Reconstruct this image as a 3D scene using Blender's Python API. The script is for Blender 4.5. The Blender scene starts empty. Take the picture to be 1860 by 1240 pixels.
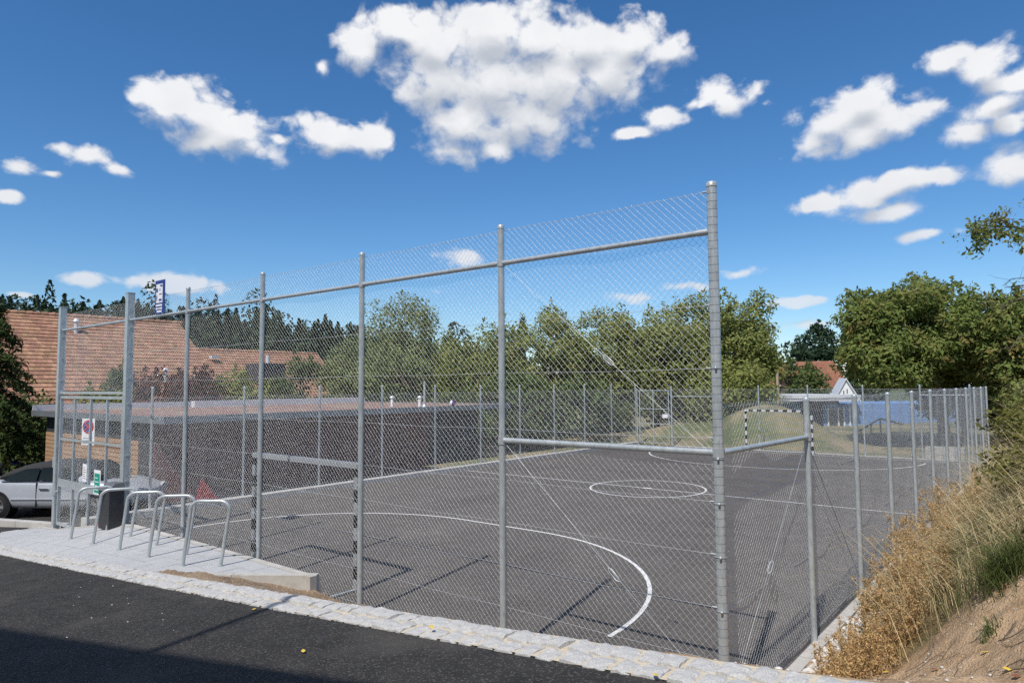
import bpy, math, random
import numpy as np
from mathutils import Matrix, Vector

rng = np.random.default_rng(7)
random.seed(7)
SC = bpy.context.scene
COL = SC.collection
PI = math.pi

# ------------------------------------------------------------------ camera
FPX, EYE = 1242.5, 2.92
CAM = np.array([2.391, -5.748, EYE])
_yaw, _pit, _rol = 0.6795, 0.0644, -0.0070
_F = np.array([-math.sin(_yaw)*math.cos(_pit), math.cos(_yaw)*math.cos(_pit), math.sin(_pit)])
_R0 = np.array([math.cos(_yaw), math.sin(_yaw), 0.0]); _U0 = np.cross(_R0, _F)
_R = _R0*math.cos(_rol) + _U0*math.sin(_rol); _U = _U0*math.cos(_rol) - _R0*math.sin(_rol)
cd = bpy.data.cameras.new('camera'); cam = bpy.data.objects.new('camera', cd); COL.objects.link(cam)
cd.sensor_width = 36.0; cd.lens = FPX/1860*36.0; cd.clip_start = 0.05; cd.clip_end = 5000
cam.matrix_world = Matrix(((_R[0], _U[0], -_F[0], CAM[0]), (_R[1], _U[1], -_F[1], CAM[1]),
                           (_R[2], _U[2], -_F[2], CAM[2]), (0, 0, 0, 1)))
SC.camera = cam

def ray(x, y): return _F + _R*(x-930)/FPX + _U*(620-y)/FPX
def at(x, y, dep): return CAM + ray(x, y)*dep          # survey helper: bearing + distance -> point in the place
def hor(x): return 620 + FPX*math.tan(_pit) + (x-930)*_rol

# ------------------------------------------------------------------ sun, sky
SUN_AZ = math.atan2(0.205, -0.979); SUN_EL = math.radians(54)
SUNV = np.array([math.sin(SUN_AZ)*math.cos(SUN_EL), math.cos(SUN_AZ)*math.cos(SUN_EL), math.sin(SUN_EL)])
ld = bpy.data.lights.new('sun', 'SUN'); ld.energy = 4.3; ld.angle = math.radians(0.53); ld.color = (1.0, 0.95, 0.87)
sun = bpy.data.objects.new('sun', ld); COL.objects.link(sun)
sun.rotation_euler = Vector(SUNV).to_track_quat('Z', 'Y').to_euler(); sun.location = (10, -20, 40)

world = bpy.data.worlds.new('World'); SC.world = world; world.use_nodes = True
WN, WL = world.node_tree.nodes, world.node_tree.links
WN.clear()
SKY_STRENGTH = 0.125

# clouds: (image bearing x, y, half-width, half-height) read from the photograph, turned into azimuth / elevation on the sky
CLOUDS = [(655,85,52,48),(725,55,70,42),(800,85,95,70),(900,55,95,60),(985,70,90,65),(1075,75,90,62),(1150,80,65,48),(1215,95,48,40),
 (800,150,85,80),(905,150,115,105),(1015,150,120,105),(1105,140,90,75),(850,225,95,62),(965,215,105,66),(830,268,62,30),(905,274,40,20),
 (300,190,62,40),(365,205,82,56),(425,238,80,48),(462,270,52,28),(385,255,66,34),(247,181,16,8),
 (555,215,32,16),(605,245,76,40),(668,257,60,30),(505,250,22,10),
 (28,300,38,13),(100,318,18,7),(108,262,26,12),(165,283,48,18),(220,302,28,13),(16,359,28,13),
 (1298,172,38,24),(1345,185,55,34),(1210,215,46,20),(1145,243,42,13),(1262,190,22,12),
 (1575,182,66,38),(1520,222,76,44),(1600,218,86,46),(1690,188,58,20),(1475,262,52,27),(1560,252,70,30),
 (1735,98,62,28),(1795,112,62,36),(1835,148,60,24),(1810,190,64,34),(1770,238,60,32),(1840,298,68,40),(1835,225,60,26),
 (1640,325,84,28),(1580,352,80,32),(1495,377,68,24),(1700,320,60,22),(1610,388,80,20),
 (1680,430,56,10),(1335,496,30,10),(1445,546,75,11),(840,466,40,17),(255,512,32,9),(150,506,36,10),(320,516,75,22),
 (1240,522,46,9),(1150,538,44,11),(40,528,32,6),(800,528,24,9),(1475,588,55,10),(590,114,12,14),(1390,190,18,10),(700,265,14,8)]

def azel(d):
    d = d/np.linalg.norm(d); return math.atan2(d[0], d[1]), math.asin(d[2])
def wnode(t, **kw):
    n = WN.new(t)
    for k, v in kw.items(): setattr(n, k, v)
    return n
def wmath(op, a, b=None, c=None):
    n = wnode('ShaderNodeMath', operation=op)
    for i, v in enumerate((a, b, c)):
        if v is None: continue
        if isinstance(v, (int, float)): n.inputs[i].default_value = v
        else: WL.new(v, n.inputs[i])
    return n.outputs[0]
tc = wnode('ShaderNodeTexCoord'); sep = wnode('ShaderNodeSeparateXYZ'); WL.new(tc.outputs['Generated'], sep.inputs[0])
az_o = wmath('ARCTAN2', sep.outputs[0], sep.outputs[1]); el_o = wmath('ARCSINE', sep.outputs[2])
cmb = wnode('ShaderNodeCombineXYZ'); WL.new(az_o, cmb.inputs[0]); WL.new(el_o, cmb.inputs[1])
AE = cmb.outputs[0]
# warp the sky coordinates a little so that the cloud outlines billow
def noise(vec, scale, detail, rough, off=(0, 0, 0), dist=0.0):
    m = wnode('ShaderNodeVectorMath', operation='ADD'); WL.new(vec, m.inputs[0]); m.inputs[1].default_value = off
    n = wnode('ShaderNodeTexNoise'); n.inputs['Scale'].default_value = scale; n.inputs['Detail'].default_value = detail
    n.inputs['Roughness'].default_value = rough; n.inputs['Distortion'].default_value = dist
    WL.new(m.outputs[0], n.inputs['Vector']); return n
sq = wnode('ShaderNodeVectorMath', operation='MULTIPLY'); WL.new(AE, sq.inputs[0]); sq.inputs[1].default_value = (1, 1.25, 1)
wn = noise(sq.outputs[0], 8.0, 3.0, 0.5, (3.1, 0.7, 2.2))
w1 = wnode('ShaderNodeVectorMath', operation='SUBTRACT'); WL.new(wn.outputs['Color'], w1.inputs[0]); w1.inputs[1].default_value = (.5, .5, .5)
w2 = wnode('ShaderNodeVectorMath', operation='MULTIPLY_ADD'); WL.new(w1.outputs[0], w2.inputs[0]); w2.inputs[1].default_value = (.042, .034, 0); WL.new(AE, w2.inputs[2])
def cloud_field(vec, rmin=0):
    acc = None
    for (x, y, rx, ry) in CLOUDS:
        if rx < rmin: continue
        a0, e0 = azel(ray(x, y)); a1, _ = azel(ray(x+rx, y)); _, e1 = azel(ray(x, y-ry))
        sa, se = abs(a1-a0)*1.05, abs(e1-e0)*1.05
        thin = rx < 60 and not (600 < x < 1260 and y < 300)      # small clouds are thin and ragged
        if thin: sa *= 1.75; se *= 1.75
        q = wnode('ShaderNodeVectorMath', operation='MULTIPLY_ADD'); WL.new(vec, q.inputs[0])
        q.inputs[1].default_value = (1/sa, 1/se, 0); q.inputs[2].default_value = (-a0/sa, -e0/se, 0)
        l = wnode('ShaderNodeVectorMath', operation='LENGTH'); WL.new(q.outputs[0], l.inputs[0])
        lv = wmath('ADD', l.outputs['Value'], 0.38) if thin else l.outputs['Value']
        acc = lv if acc is None else wmath('SMOOTH_MIN', acc, lv, 0.45)
    return acc
f0 = cloud_field(w2.outputs[0])
up = wnode('ShaderNodeVectorMath', operation='ADD'); WL.new(w2.outputs[0], up.inputs[0]); up.inputs[1].default_value = (.004, .027, 0)
f1 = cloud_field(up.outputs[0], 44)
# cauliflower bumps (smooth cells) plus torn fractal detail
def cells(vec, scale, off):
    m = wnode('ShaderNodeVectorMath', operation='ADD'); WL.new(vec, m.inputs[0]); m.inputs[1].default_value = off
    v = wnode('ShaderNodeTexVoronoi', feature='F1'); v.inputs['Scale'].default_value = scale; v.inputs['Detail'].default_value = 1.0; v.inputs['Roughness'].default_value = .55
    WL.new(m.outputs[0], v.inputs['Vector']); return v.outputs['Distance']
wsm = noise(sq.outputs[0], 30.0, 3.0, 0.55, (5.0, 1.0, 2.0))
ws1 = wnode('ShaderNodeVectorMath', operation='SUBTRACT'); WL.new(wsm.outputs['Color'], ws1.inputs[0]); ws1.inputs[1].default_value = (.5, .5, .5)
ws2 = wnode('ShaderNodeVectorMath', operation='MULTIPLY_ADD'); WL.new(ws1.outputs[0], ws2.inputs[0]); ws2.inputs[1].default_value = (.035, .035, 0); WL.new(sq.outputs[0], ws2.inputs[2])
cel = cells(ws2.outputs[0], 26.0, (1.3, 4.0, 0.0))
fs1 = noise(ws2.outputs[0], 16.0, 3.0, 0.5, (1.3, 4.0, 0.4)); fs2 = noise(ws2.outputs[0], 16.0, 3.0, 0.5, (1.3+.003, 4.0+.016, 0.4))
fb = noise(sq.outputs[0], 20.0, 8.0, 0.63, (1.3, 4.0, 0.4), 0.3)
# clouds elsewhere on the dome, outside the surveyed sector: the same kind of scattered cumulus
bd = wnode('ShaderNodeVectorMath', operation='DOT_PRODUCT'); WL.new(tc.outputs['Generated'], bd.inputs[0]); bd.inputs[1].default_value = tuple(_F)
gen = noise(sq.outputs[0], 3.2, 3.0, 0.5, (7.7, 2.0, 5.0))
out_mask = wmath('MULTIPLY', wmath('LESS_THAN', bd.outputs['Value'], 0.72), wmath('GREATER_THAN', el_o, 0.03))
gfield = wmath('SUBTRACT', 1.75, wmath('MULTIPLY', wmath('MULTIPLY', wmath('SUBTRACT', gen.outputs['Fac'], 0.42), 6.0), out_mask))
f0 = wmath('MINIMUM', f0, gfield)
nz = wmath('ADD', wmath('MULTIPLY', wmath('SUBTRACT', fb.outputs['Fac'], 0.5), 2.9), wmath('MULTIPLY', wmath('SUBTRACT', 0.42, cel), 1.1))
core = wmath('MULTIPLY', wmath('SUBTRACT', 1.24, f0), 1.9)
dens_raw = wmath('ADD', core, nz)
# tops are crisp, undersides dissolve
under = wnode('ShaderNodeMapRange'); WL.new(wmath('SUBTRACT', f1, f0), under.inputs['Value']); under.inputs['From Min'].default_value = -0.5; under.inputs['From Max'].default_value = 0.5
under.inputs['To Min'].default_value = 1.7; under.inputs['To Max'].default_value = 1.0
dens = wnode('ShaderNodeMapRange', interpolation_type='SMOOTHSTEP'); WL.new(dens_raw, dens.inputs['Value'])
dens.inputs['From Min'].default_value = -0.08; WL.new(under.outputs[0], dens.inputs['From Max'])
# light on the clouds: the part with little cloud above it is bright, thick undersides turn grey
rel = wmath('MULTIPLY', wmath('SUBTRACT', fs1.outputs['Fac'], fs2.outputs['Fac']), 0.8)
grad = wmath('MULTIPLY', wmath('SUBTRACT', f1, f0), 0.50)
lit = wmath('ADD', wmath('ADD', wmath('ADD', grad, rel), 0.76), wmath('MULTIPLY', wmath('MAXIMUM', wmath('SUBTRACT', 0.70, f1), 0.0), -0.45))
litc = wnode('ShaderNodeMapRange', interpolation_type='SMOOTHSTEP'); WL.new(lit, litc.inputs['Value']); litc.inputs['From Min'].default_value = 0.25; litc.inputs['From Max'].default_value = 0.98
ccol = wnode('ShaderNodeMix', data_type='RGBA'); elf = wnode('ShaderNodeMapRange'); WL.new(el_o, elf.inputs['Value']); elf.inputs['From Min'].default_value = 0.02; elf.inputs['From Max'].default_value = 0.40; elf.inputs['To Min'].default_value = 0.55
WL.new(wmath('MULTIPLY', wmath('MULTIPLY', litc.outputs[0], elf.outputs[0]), wmath('MULTIPLY_ADD', fs1.outputs['Fac'], 0.5, 0.72)), ccol.inputs['Factor'])
ccol.inputs['A'].default_value = (4.3, 4.6, 5.1, 1); ccol.inputs['B'].default_value = (7.5, 7.55, 7.65, 1)
sky = wnode('ShaderNodeTexSky'); sky.sky_type = 'NISHITA'; sky.sun_disc = False; sky.sun_elevation = SUN_EL; sky.sun_rotation = SUN_AZ % (2*PI)
sky.altitude = 0; sky.air_density = 1.0; sky.dust_density = 0.08; sky.ozone_density = 6.0
hsv = wnode('ShaderNodeHueSaturation'); hsv.inputs['Saturation'].default_value = 1.19; WL.new(sky.outputs[0], hsv.inputs['Color'])
# low clouds fade into the distance
fade = wnode('ShaderNodeMapRange'); WL.new(el_o, fade.inputs['Value']); fade.inputs['From Min'].default_value = 0.0; fade.inputs['From Max'].default_value = 0.24
fade.inputs['To Min'].default_value = 0.55; fade.inputs['To Max'].default_value = 0.97
alpha = wmath('MULTIPLY', dens.outputs[0], fade.outputs[0])
mixc = wnode('ShaderNodeMix', data_type='RGBA'); WL.new(alpha, mixc.inputs['Factor']); WL.new(hsv.outputs[0], mixc.inputs['A']); WL.new(ccol.outputs['Result'], mixc.inputs['B'])
bg = wnode('ShaderNodeBackground'); bg.inputs['Strength'].default_value = SKY_STRENGTH; WL.new(mixc.outputs['Result'], bg.inputs['Color'])
wo = wnode('ShaderNodeOutputWorld'); WL.new(bg.outputs[0], wo.inputs['Surface'])
world.cycles.sampling_method = 'MANUAL'; world.cycles.sample_map_resolution = 512

SC.view_settings.view_transform = 'Standard'; SC.view_settings.look = 'None'
SC.view_settings.exposure = 0.0; SC.view_settings.gamma = 1.0; SC.view_settings.use_curve_mapping = False
SC.cycles.use_denoising = False
SC.cycles.max_bounces = 6; SC.cycles.diffuse_bounces = 3; SC.cycles.glossy_bounces = 3; SC.cycles.transmission_bounces = 4
SC.cycles.transparent_max_bounces = 8

# ------------------------------------------------------------------ materials
def mat(name, c1, c2=None, rough=0.7, metal=0.0, scale=6.0, detail=6.0, bump=0.0, bump_scale=None, bump_dist=0.01, spec=0.5,
        island=None, c3=None, c3_scale=1.0, c3_pos=(0.5, 0.65), translucent=0.0, speck=None, stretch=(1, 1, 1), coat=0.0):
    m = bpy.data.materials.new(name); m.use_nodes = True
    N, L = m.node_tree.nodes, m.node_tree.links
    b = N['Principled BSDF']; b.inputs['Roughness'].default_value = rough; b.inputs['Metallic'].default_value = metal
    b.inputs['Specular IOR Level'].default_value = spec; b.inputs['Coat Weight'].default_value = coat
    c2 = c2 or c1
    t = N.new('ShaderNodeTexCoord'); mp = N.new('ShaderNodeMapping'); mp.inputs['Scale'].default_value = stretch
    L.new(t.outputs['Object'], mp.inputs[0])
    n = N.new('ShaderNodeTexNoise'); n.inputs['Scale'].default_value = scale; n.inputs['Detail'].default_value = detail; n.inputs['Roughness'].default_value = 0.65
    L.new(mp.outputs[0], n.inputs['Vector'])
    r = N.new('ShaderNodeMapRange'); r.inputs['From Min'].default_value = 0.3; r.inputs['From Max'].default_value = 0.7; L.new(n.outputs['Fac'], r.inputs['Value'])
    mx = N.new('ShaderNodeMix'); mx.data_type = 'RGBA'; mx.inputs['A'].default_value = (*c1, 1); mx.inputs['B'].default_value = (*c2, 1)
    L.new(r.outputs[0], mx.inputs['Factor']); out = mx.outputs['Result']
    if c3:
        n3 = N.new('ShaderNodeTexNoise'); n3.inputs['Scale'].default_value = c3_scale; n3.inputs['Detail'].default_value = 5; n3.inputs['Roughness'].default_value = 0.6
        L.new(mp.outputs[0], n3.inputs['Vector'])
        r3 = N.new('ShaderNodeMapRange'); r3.inputs['From Min'].default_value = c3_pos[0]; r3.inputs['From Max'].default_value = c3_pos[1]; L.new(n3.outputs['Fac'], r3.inputs['Value'])
        m3 = N.new('ShaderNodeMix'); m3.data_type = 'RGBA'; L.new(r3.outputs[0], m3.inputs['Factor']); L.new(out, m3.inputs['A']); m3.inputs['B'].default_value = (*c3, 1); out = m3.outputs['Result']
    if speck:                                   # (colour, scale, threshold): fine stones / flecks
        v = N.new('ShaderNodeTexVoronoi'); v.inputs['Scale'].default_value = speck[1]; L.new(mp.outputs[0], v.inputs['Vector'])
        wn_ = N.new('ShaderNodeTexWhiteNoise'); L.new(v.outputs['Position'], wn_.inputs['Vector'])
        gt = N.new('ShaderNodeMath'); gt.operation = 'GREATER_THAN'; L.new(wn_.outputs['Value'], gt.inputs[0]); gt.inputs[1].default_value = speck[2]
        ms = N.new('ShaderNodeMix'); ms.data_type = 'RGBA'; L.new(gt.outputs[0], ms.inputs['Factor']); L.new(out, ms.inputs['A']); ms.inputs['B'].default_value = (*speck[0], 1); out = ms.outputs['Result']
    if island:                                  # per-piece colour variation: value range (lo, hi) and hue shift
        g = N.new('ShaderNodeNewGeometry'); hs = N.new('ShaderNodeHueSaturation')
        rv = N.new('ShaderNodeMapRange'); L.new(g.outputs['Random Per Island'], rv.inputs['Value']); rv.inputs['To Min'].default_value = island[0]; rv.inputs['To Max'].default_value = island[1]
        wh = N.new('ShaderNodeTexWhiteNoise'); wh.noise_dimensions = '1D'; L.new(g.outputs['Random Per Island'], wh.inputs['W'])
        rh = N.new('ShaderNodeMapRange'); L.new(wh.outputs['Value'], rh.inputs['Value']); rh.inputs['To Min'].default_value = 0.5-island[2]; rh.inputs['To Max'].default_value = 0.5+island[2]
        L.new(rv.outputs[0], hs.inputs['Value']); L.new(rh.outputs[0], hs.inputs['Hue']); L.new(out, hs.inputs['Color']); out = hs.outputs['Color']
    L.new(out, b.inputs['Base Color'])
    if bump:
        nb = N.new('ShaderNodeTexNoise'); nb.inputs['Scale'].default_value = bump_scale or scale*4; nb.inputs['Detail'].default_value = 6
        L.new(mp.outputs[0], nb.inputs['Vector'])
        bm = N.new('ShaderNodeBump'); bm.inputs['Strength'].default_value = bump; bm.inputs['Distance'].default_value = bump_dist
        L.new(nb.outputs['Fac'], bm.inputs['Height']); L.new(bm.outputs[0], b.inputs['Normal'])
    if translucent:
        tr = N.new('ShaderNodeBsdfTranslucent'); L.new(out, tr.inputs['Color'])
        sh = N.new('ShaderNodeMixShader'); sh.inputs[0].default_value = translucent
        L.new(b.outputs[0], sh.inputs[1]); L.new(tr.outputs[0], sh.inputs[2]); L.new(sh.outputs[0], N['Material Output'].inputs['Surface'])
    return m

M = {}
M['galv'] = mat('galvanised_steel', (.40, .44, .46), (.58, .62, .64), rough=.38, metal=.38, scale=14, c3=(.37, .405, .42), c3_scale=30, c3_pos=(.5, .7), bump=.08, bump_scale=40, bump_dist=.003, stretch=(1, 1, .35))
M['galv_bright'] = mat('galvanised_bright', (.45, .48, .50), (.56, .59, .61), rough=.45, metal=.5, scale=25)
M['wire'] = mat('galvanised_wire', (.60, .62, .63), (.76, .77, .77), rough=.50, metal=.66, scale=20)
M['wire_dull'] = mat('dull_wire', (.16, .17, .18), rough=.6, metal=.3)
M['court'] = mat('court_asphalt', (.088, .078, .071), (.130, .116, .106), rough=.9, scale=1.1, detail=9, speck=((.19, .18, .17), 95, .86), bump=.35, bump_scale=160, bump_dist=.004, c3=(.070, .062, .057), c3_scale=.45, c3_pos=(.5, .74), spec=.3)
M['road'] = mat('road_asphalt', (.019, .018, .0175), (.043, .040, .038), rough=.86, scale=3.4, detail=9, speck=((.095, .088, .080), 85, .88), bump=1.0, bump_scale=55, bump_dist=.022, c3=(.070, .064, .057), c3_scale=.8, c3_pos=(.52, .74), spec=.35)
M['paint'] = mat('line_paint', (.72, .72, .70), (.82, .82, .80), rough=.7, scale=14, c3=(.36, .34, .32), c3_scale=38, c3_pos=(.54, .66))
M['granite'] = mat('granite', (.43, .425, .41), (.56, .555, .54), rough=.85, scale=18, speck=((.38, .38, .39), 150, .72), bump=.7, bump_scale=45, bump_dist=.008, c3=(.62, .60, .56), c3_scale=9, c3_pos=(.52, .7), island=(.86, 1.08, .01))
M['mortar'] = mat('sandy_mortar', (.52, .45, .34), (.62, .55, .43), rough=.95, scale=14, bump=.8, bump_scale=60, bump_dist=.01)
M['slab'] = mat('concrete_slab', (.40, .405, .415), (.49, .495, .505), rough=.85, scale=5, detail=8, speck=((.34, .34, .35), 160, .8), bump=.25, bump_scale=120, bump_dist=.003, island=(.9, 1.06, .008))
M['joint'] = mat('slab_joint', (.27, .27, .265), (.33, .325, .32), rough=.95, scale=10)
M['concrete'] = mat('concrete', (.40, .385, .36), (.52, .50, .47), rough=.9, scale=4, detail=8, bump=.3, bump_scale=60, bump_dist=.004, c3=(.32, .29, .25), c3_scale=3, c3_pos=(.55, .75))
M['soil'] = mat('sandy_soil', (.235, .160, .098), (.345, .248, .160), rough=.97, scale=3, detail=10, bump=1.0, bump_scale=28, bump_dist=.03, c3=(.17, .115, .07), c3_scale=2.2, c3_pos=(.5, .7), speck=((.48, .42, .34), 60, .955))
M['turf'] = mat('bank_turf', (.085, .080, .030), (.150, .125, .055), rough=.97, scale=4, detail=8, bump=.8, bump_scale=20, bump_dist=.03)
M['lawn'] = mat('dry_lawn', (.075, .100, .035), (.130, .140, .060), rough=.97, scale=2.2, detail=9, c3=(.265, .215, .125), c3_scale=.35, c3_pos=(.40, .60), bump=.6, bump_scale=30, bump_dist=.03)
M['field'] = mat('meadow', (.06, .085, .025), (.10, .12, .04), rough=.97, scale=.4, detail=8)
M['pebble'] = mat('white_pebble', (.56, .54, .50), (.70, .68, .65), rough=.8, scale=20, island=(.7, 1.1, .02))
M['dry'] = mat('dry_weed', (.56, .375, .170), (.70, .50, .260), rough=.9, scale=4, island=(.62, 1.15, .02), translucent=.3)
M['straw'] = mat('straw_grass', (.60, .48, .26), (.74, .62, .38), rough=.9, scale=3, island=(.55, 1.15, .02), translucent=.3)
M['grass'] = mat('green_grass', (.10, .155, .035), (.17, .20, .065), rough=.8, scale=3, island=(.6, 1.25, .02), translucent=.35)
M['bark'] = mat('bark', (.085, .065, .048), (.15, .12, .09), rough=.95, scale=10, bump=.8, bump_scale=30, bump_dist=.02, stretch=(1, 1, .3))
def leafmat(name, c1, c2, c3=None, isl=(.78, 1.2, .018), tr=.38, sc=.8): return mat(name, c1, c2, rough=.80, scale=sc, detail=3, island=isl, translucent=tr, c3=c3, c3_scale=1.3, c3_pos=(.52, .72), spec=.12)
M['leaf_hazel'] = leafmat('hazel_leaves', (.195, .240, .065), (.300, .320, .110), (.35, .31, .10))
M['leaf_pale'] = leafmat('pale_leaves', (.20, .245, .095), (.27, .30, .135))
M['leaf_cherry'] = leafmat('cherry_leaves', (.150, .205, .052), (.230, .265, .080), (.33, .23, .085))
M['leaf_dark'] = leafmat('dark_leaves', (.085, .125, .040), (.135, .175, .060))
M['leaf_red'] = leafmat('red_leaves', (.110, .042, .038), (.155, .070, .055))
M['leaf_spruce'] = leafmat('spruce_needles', (.040, .066, .020), (.072, .095, .028), (.140, .125, .034), tr=.15)
M['leaf_forest'] = leafmat('forest_needles', (.030, .050, .028), (.050, .072, .040), isl=(.6, 1.3, .02), tr=.1, sc=.05)
M['leaf_pine'] = leafmat('pine_needles', (.024, .048, .026), (.040, .066, .034), tr=.15)
M['leaf_bramble'] = leafmat('bramble_leaves', (.14, .155, .035), (.21, .20, .06), (.27, .22, .05), sc=3)
M['yellow'] = mat('yellow_leaf', (.62, .42, .03), (.75, .55, .10), rough=.6, scale=30)
M['brownleaf'] = mat('brown_leaf', (.20, .06, .03), (.26, .11, .05), rough=.7, scale=30)
M['tile'] = mat('clay_tile', (.33, .170, .104), (.42, .235, .150), rough=.85, scale=.5, island=(.72, 1.14, .012), c3=(.29, .175, .125), c3_scale=.25, c3_pos=(.55, .72))
M['tile_far'] = mat('brown_tile', (.27, .115, .065), (.33, .150, .088), rough=.85, scale=.4, island=(.85, 1.1, .01))
M['render_wall'] = mat('rendered_wall', (.62, .58, .50), (.70, .66, .58), rough=.9, scale=2)
M['white'] = mat('white_paint', (.78, .79, .80), (.84, .84, .84), rough=.6, scale=4)
M['maroon'] = mat('maroon_panel', (.17, .040, .040), (.22, .062, .058), rough=.6, scale=2)
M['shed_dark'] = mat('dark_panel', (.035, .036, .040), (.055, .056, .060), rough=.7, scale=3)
M['wood'] = mat('larch_board', (.33, .20, .105), (.46, .30, .170), rough=.8, scale=3, stretch=(.3, .3, 4), island=(.8, 1.15, .01))
M['roof_gravel'] = mat('roof_sedum', (.20, .105, .085), (.30, .19, .155), rough=.95, scale=2.5, detail=9, bump=.8, bump_scale=40, bump_dist=.02, c3=(.30, .24, .17), c3_scale=.4, c3_pos=(.5, .65))
M['fascia'] = mat('zinc_fascia', (.20, .22, .24), (.27, .29, .31), rough=.45, metal=.45, scale=2)
M['lightmetal'] = mat('pale_metal', (.62, .63, .65), (.70, .71, .72), rough=.5, metal=.2, scale=3)
M['blue_wall'] = mat('blue_cladding', (.13, .25, .50), (.16, .30, .57), rough=.6, scale=1.2, stretch=(6, 6, .4))
M['sign_blue'] = mat('sign_blue', (.015, .035, .24), rough=.45)
M['sign_white'] = mat('sign_white', (.80, .81, .83), rough=.45)
M['sign_red'] = mat('sign_red', (.52, .025, .03), rough=.45)
M['sign_green'] = mat('poster_green', (.015, .30, .22), rough=.5)
M['red'] = mat('red_plastic', (.34, .02, .02), (.40, .03, .03), rough=.5, scale=5)
M['orange'] = mat('orange_reflector', (.72, .09, .03), rough=.45)
M['goal_grey'] = mat('worn_silver_paint', (.30, .32, .34), (.38, .40, .42), rough=.5, metal=.3)
M['bin'] = mat('bin_grey', (.030, .031, .034), (.045, .046, .050), rough=.5, scale=8)
M['bin_lid'] = mat('bin_lid', (.10, .103, .112), (.13, .133, .143), rough=.45, scale=8)
M['black'] = mat('black_paint', (.012, .012, .014), rough=.5)
M['silver'] = mat('silver_car_paint', (.50, .53, .58), (.54, .57, .62), rough=.30, metal=.30, scale=2, coat=.6)
M['blue_car'] = mat('blue_car_paint', (.012, .03, .26), rough=.25, metal=.2, scale=2, coat=.7)
M['softtop'] = mat('soft_top_fabric', (.022, .022, .024), (.032, .032, .034), rough=.9, scale=40)
M['glass'] = mat('tinted_glass', (.012, .020, .026), rough=.05, spec=.9)
M['rubber'] = mat('rubber', (.014, .014, .014), rough=.85)
M['chrome'] = mat('chrome', (.75, .76, .78), rough=.18, metal=1.0)
M['timber'] = mat('weathered_timber', (.36, .29, .21), (.46, .38, .29), rough=.9, scale=6)
M['green_rope'] = mat('green_seat', (.05, .55, .12), rough=.5)
M['paper'] = mat('paper', (.80, .80, .82), rough=.7)
M['ink'] = mat('ink', (.10, .10, .12), rough=.7)

# ------------------------------------------------------------------ mesh helpers
class MB:
    def __init__(s): s.v = []; s.f = []; s.n = 0
    def add(s, v, f):
        s.v.append(np.asarray(v, float).reshape(-1, 3)); s.f += [tuple(i+s.n for i in q) for q in f]; s.n += len(s.v[-1]); return s
    def box(s, lo, hi):
        x0, y0, z0 = lo; x1, y1, z1 = hi
        return s.add([(x0,y0,z0),(x1,y0,z0),(x1,y1,z0),(x0,y1,z0),(x0,y0,z1),(x1,y0,z1),(x1,y1,z1),(x0,y1,z1)],
                     [(0,3,2,1),(4,5,6,7),(0,1,5,4),(1,2,6,5),(2,3,7,6),(3,0,4,7)])
    def tube(s, pts, r, n=8, caps=True):
        pts = [np.asarray(p, float) for p in pts]; k = len(pts)
        rs = [r]*k if np.isscalar(r) else list(r)
        V = []; prev = None
        for i, p in enumerate(pts):
            t = (pts[min(i+1, k-1)] - pts[max(i-1, 0)]); t = t/(np.linalg.norm(t)+1e-12)
            if prev is None:
                a = np.array([0, 0, 1.0]) if abs(t[2]) < .9 else np.array([1.0, 0, 0])
                u = np.cross(t, a)
            else: u = prev - t*(prev@t)
            u = u/np.linalg.norm(u); w = np.cross(t, u); prev = u
            for j in range(n):
                th = 2*PI*j/n; V.append(p + rs[i]*(u*math.cos(th)+w*math.sin(th)))
        F_ = [(i*n+j, i*n+(j+1) % n, (i+1)*n+(j+1) % n, (i+1)*n+j) for i in range(k-1) for j in range(n)]
        if caps:                                # end caps on their own vertices, so that they do not bend the side shading
            m_ = len(V); V = V+V[:n]+V[(k-1)*n:k*n]; F_ += [tuple(m_+n-1-j for j in range(n)), tuple(m_+n+j for j in range(n))]
        return s.add(V, F_)
    def prism(s, poly, d):                      # polygon (3D points) extruded by vector d
        p = np.asarray(poly, float); n = len(p); d = np.asarray(d, float)
        return s.add(np.vstack([p, p+d]), [tuple(range(n-1, -1, -1)), tuple(n+i for i in range(n))] + [(i, (i+1) % n, n+(i+1) % n, n+i) for i in range(n)])
    def mesh(s, name, smooth=False):
        me = bpy.data.meshes.new(name); me.from_pydata(np.vstack(s.v).tolist(), [], s.f); me.update()
        if smooth: me.polygons.foreach_set('use_smooth', [True]*len(me.polygons))
        return me
    def build(s, name, m, parent=None, smooth=False, **tags):
        me = s.mesh(name, smooth); me.materials.append(M[m]); return link(name, me, parent, **tags)
def link(name, me, parent=None, loc=None, rot=None, **tags):
    o = bpy.data.objects.new(name, me); COL.objects.link(o)
    if parent is not None: o.parent = parent
    if loc is not None: o.location = loc
    if rot is not None: o.rotation_euler = rot
    for k, v in tags.items(): o[{'cat': 'category'}.get(k, k)] = v
    return o
def thing(name, label, cat, loc=(0, 0, 0), rotz=0.0, group=None):
    o = bpy.data.objects.new(name, None); COL.objects.link(o); o.location = loc; o.rotation_euler = (0, 0, rotz)
    o['label'] = label; o['category'] = cat
    if group: o['group'] = group
    o.empty_display_size = .2
    return o
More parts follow.
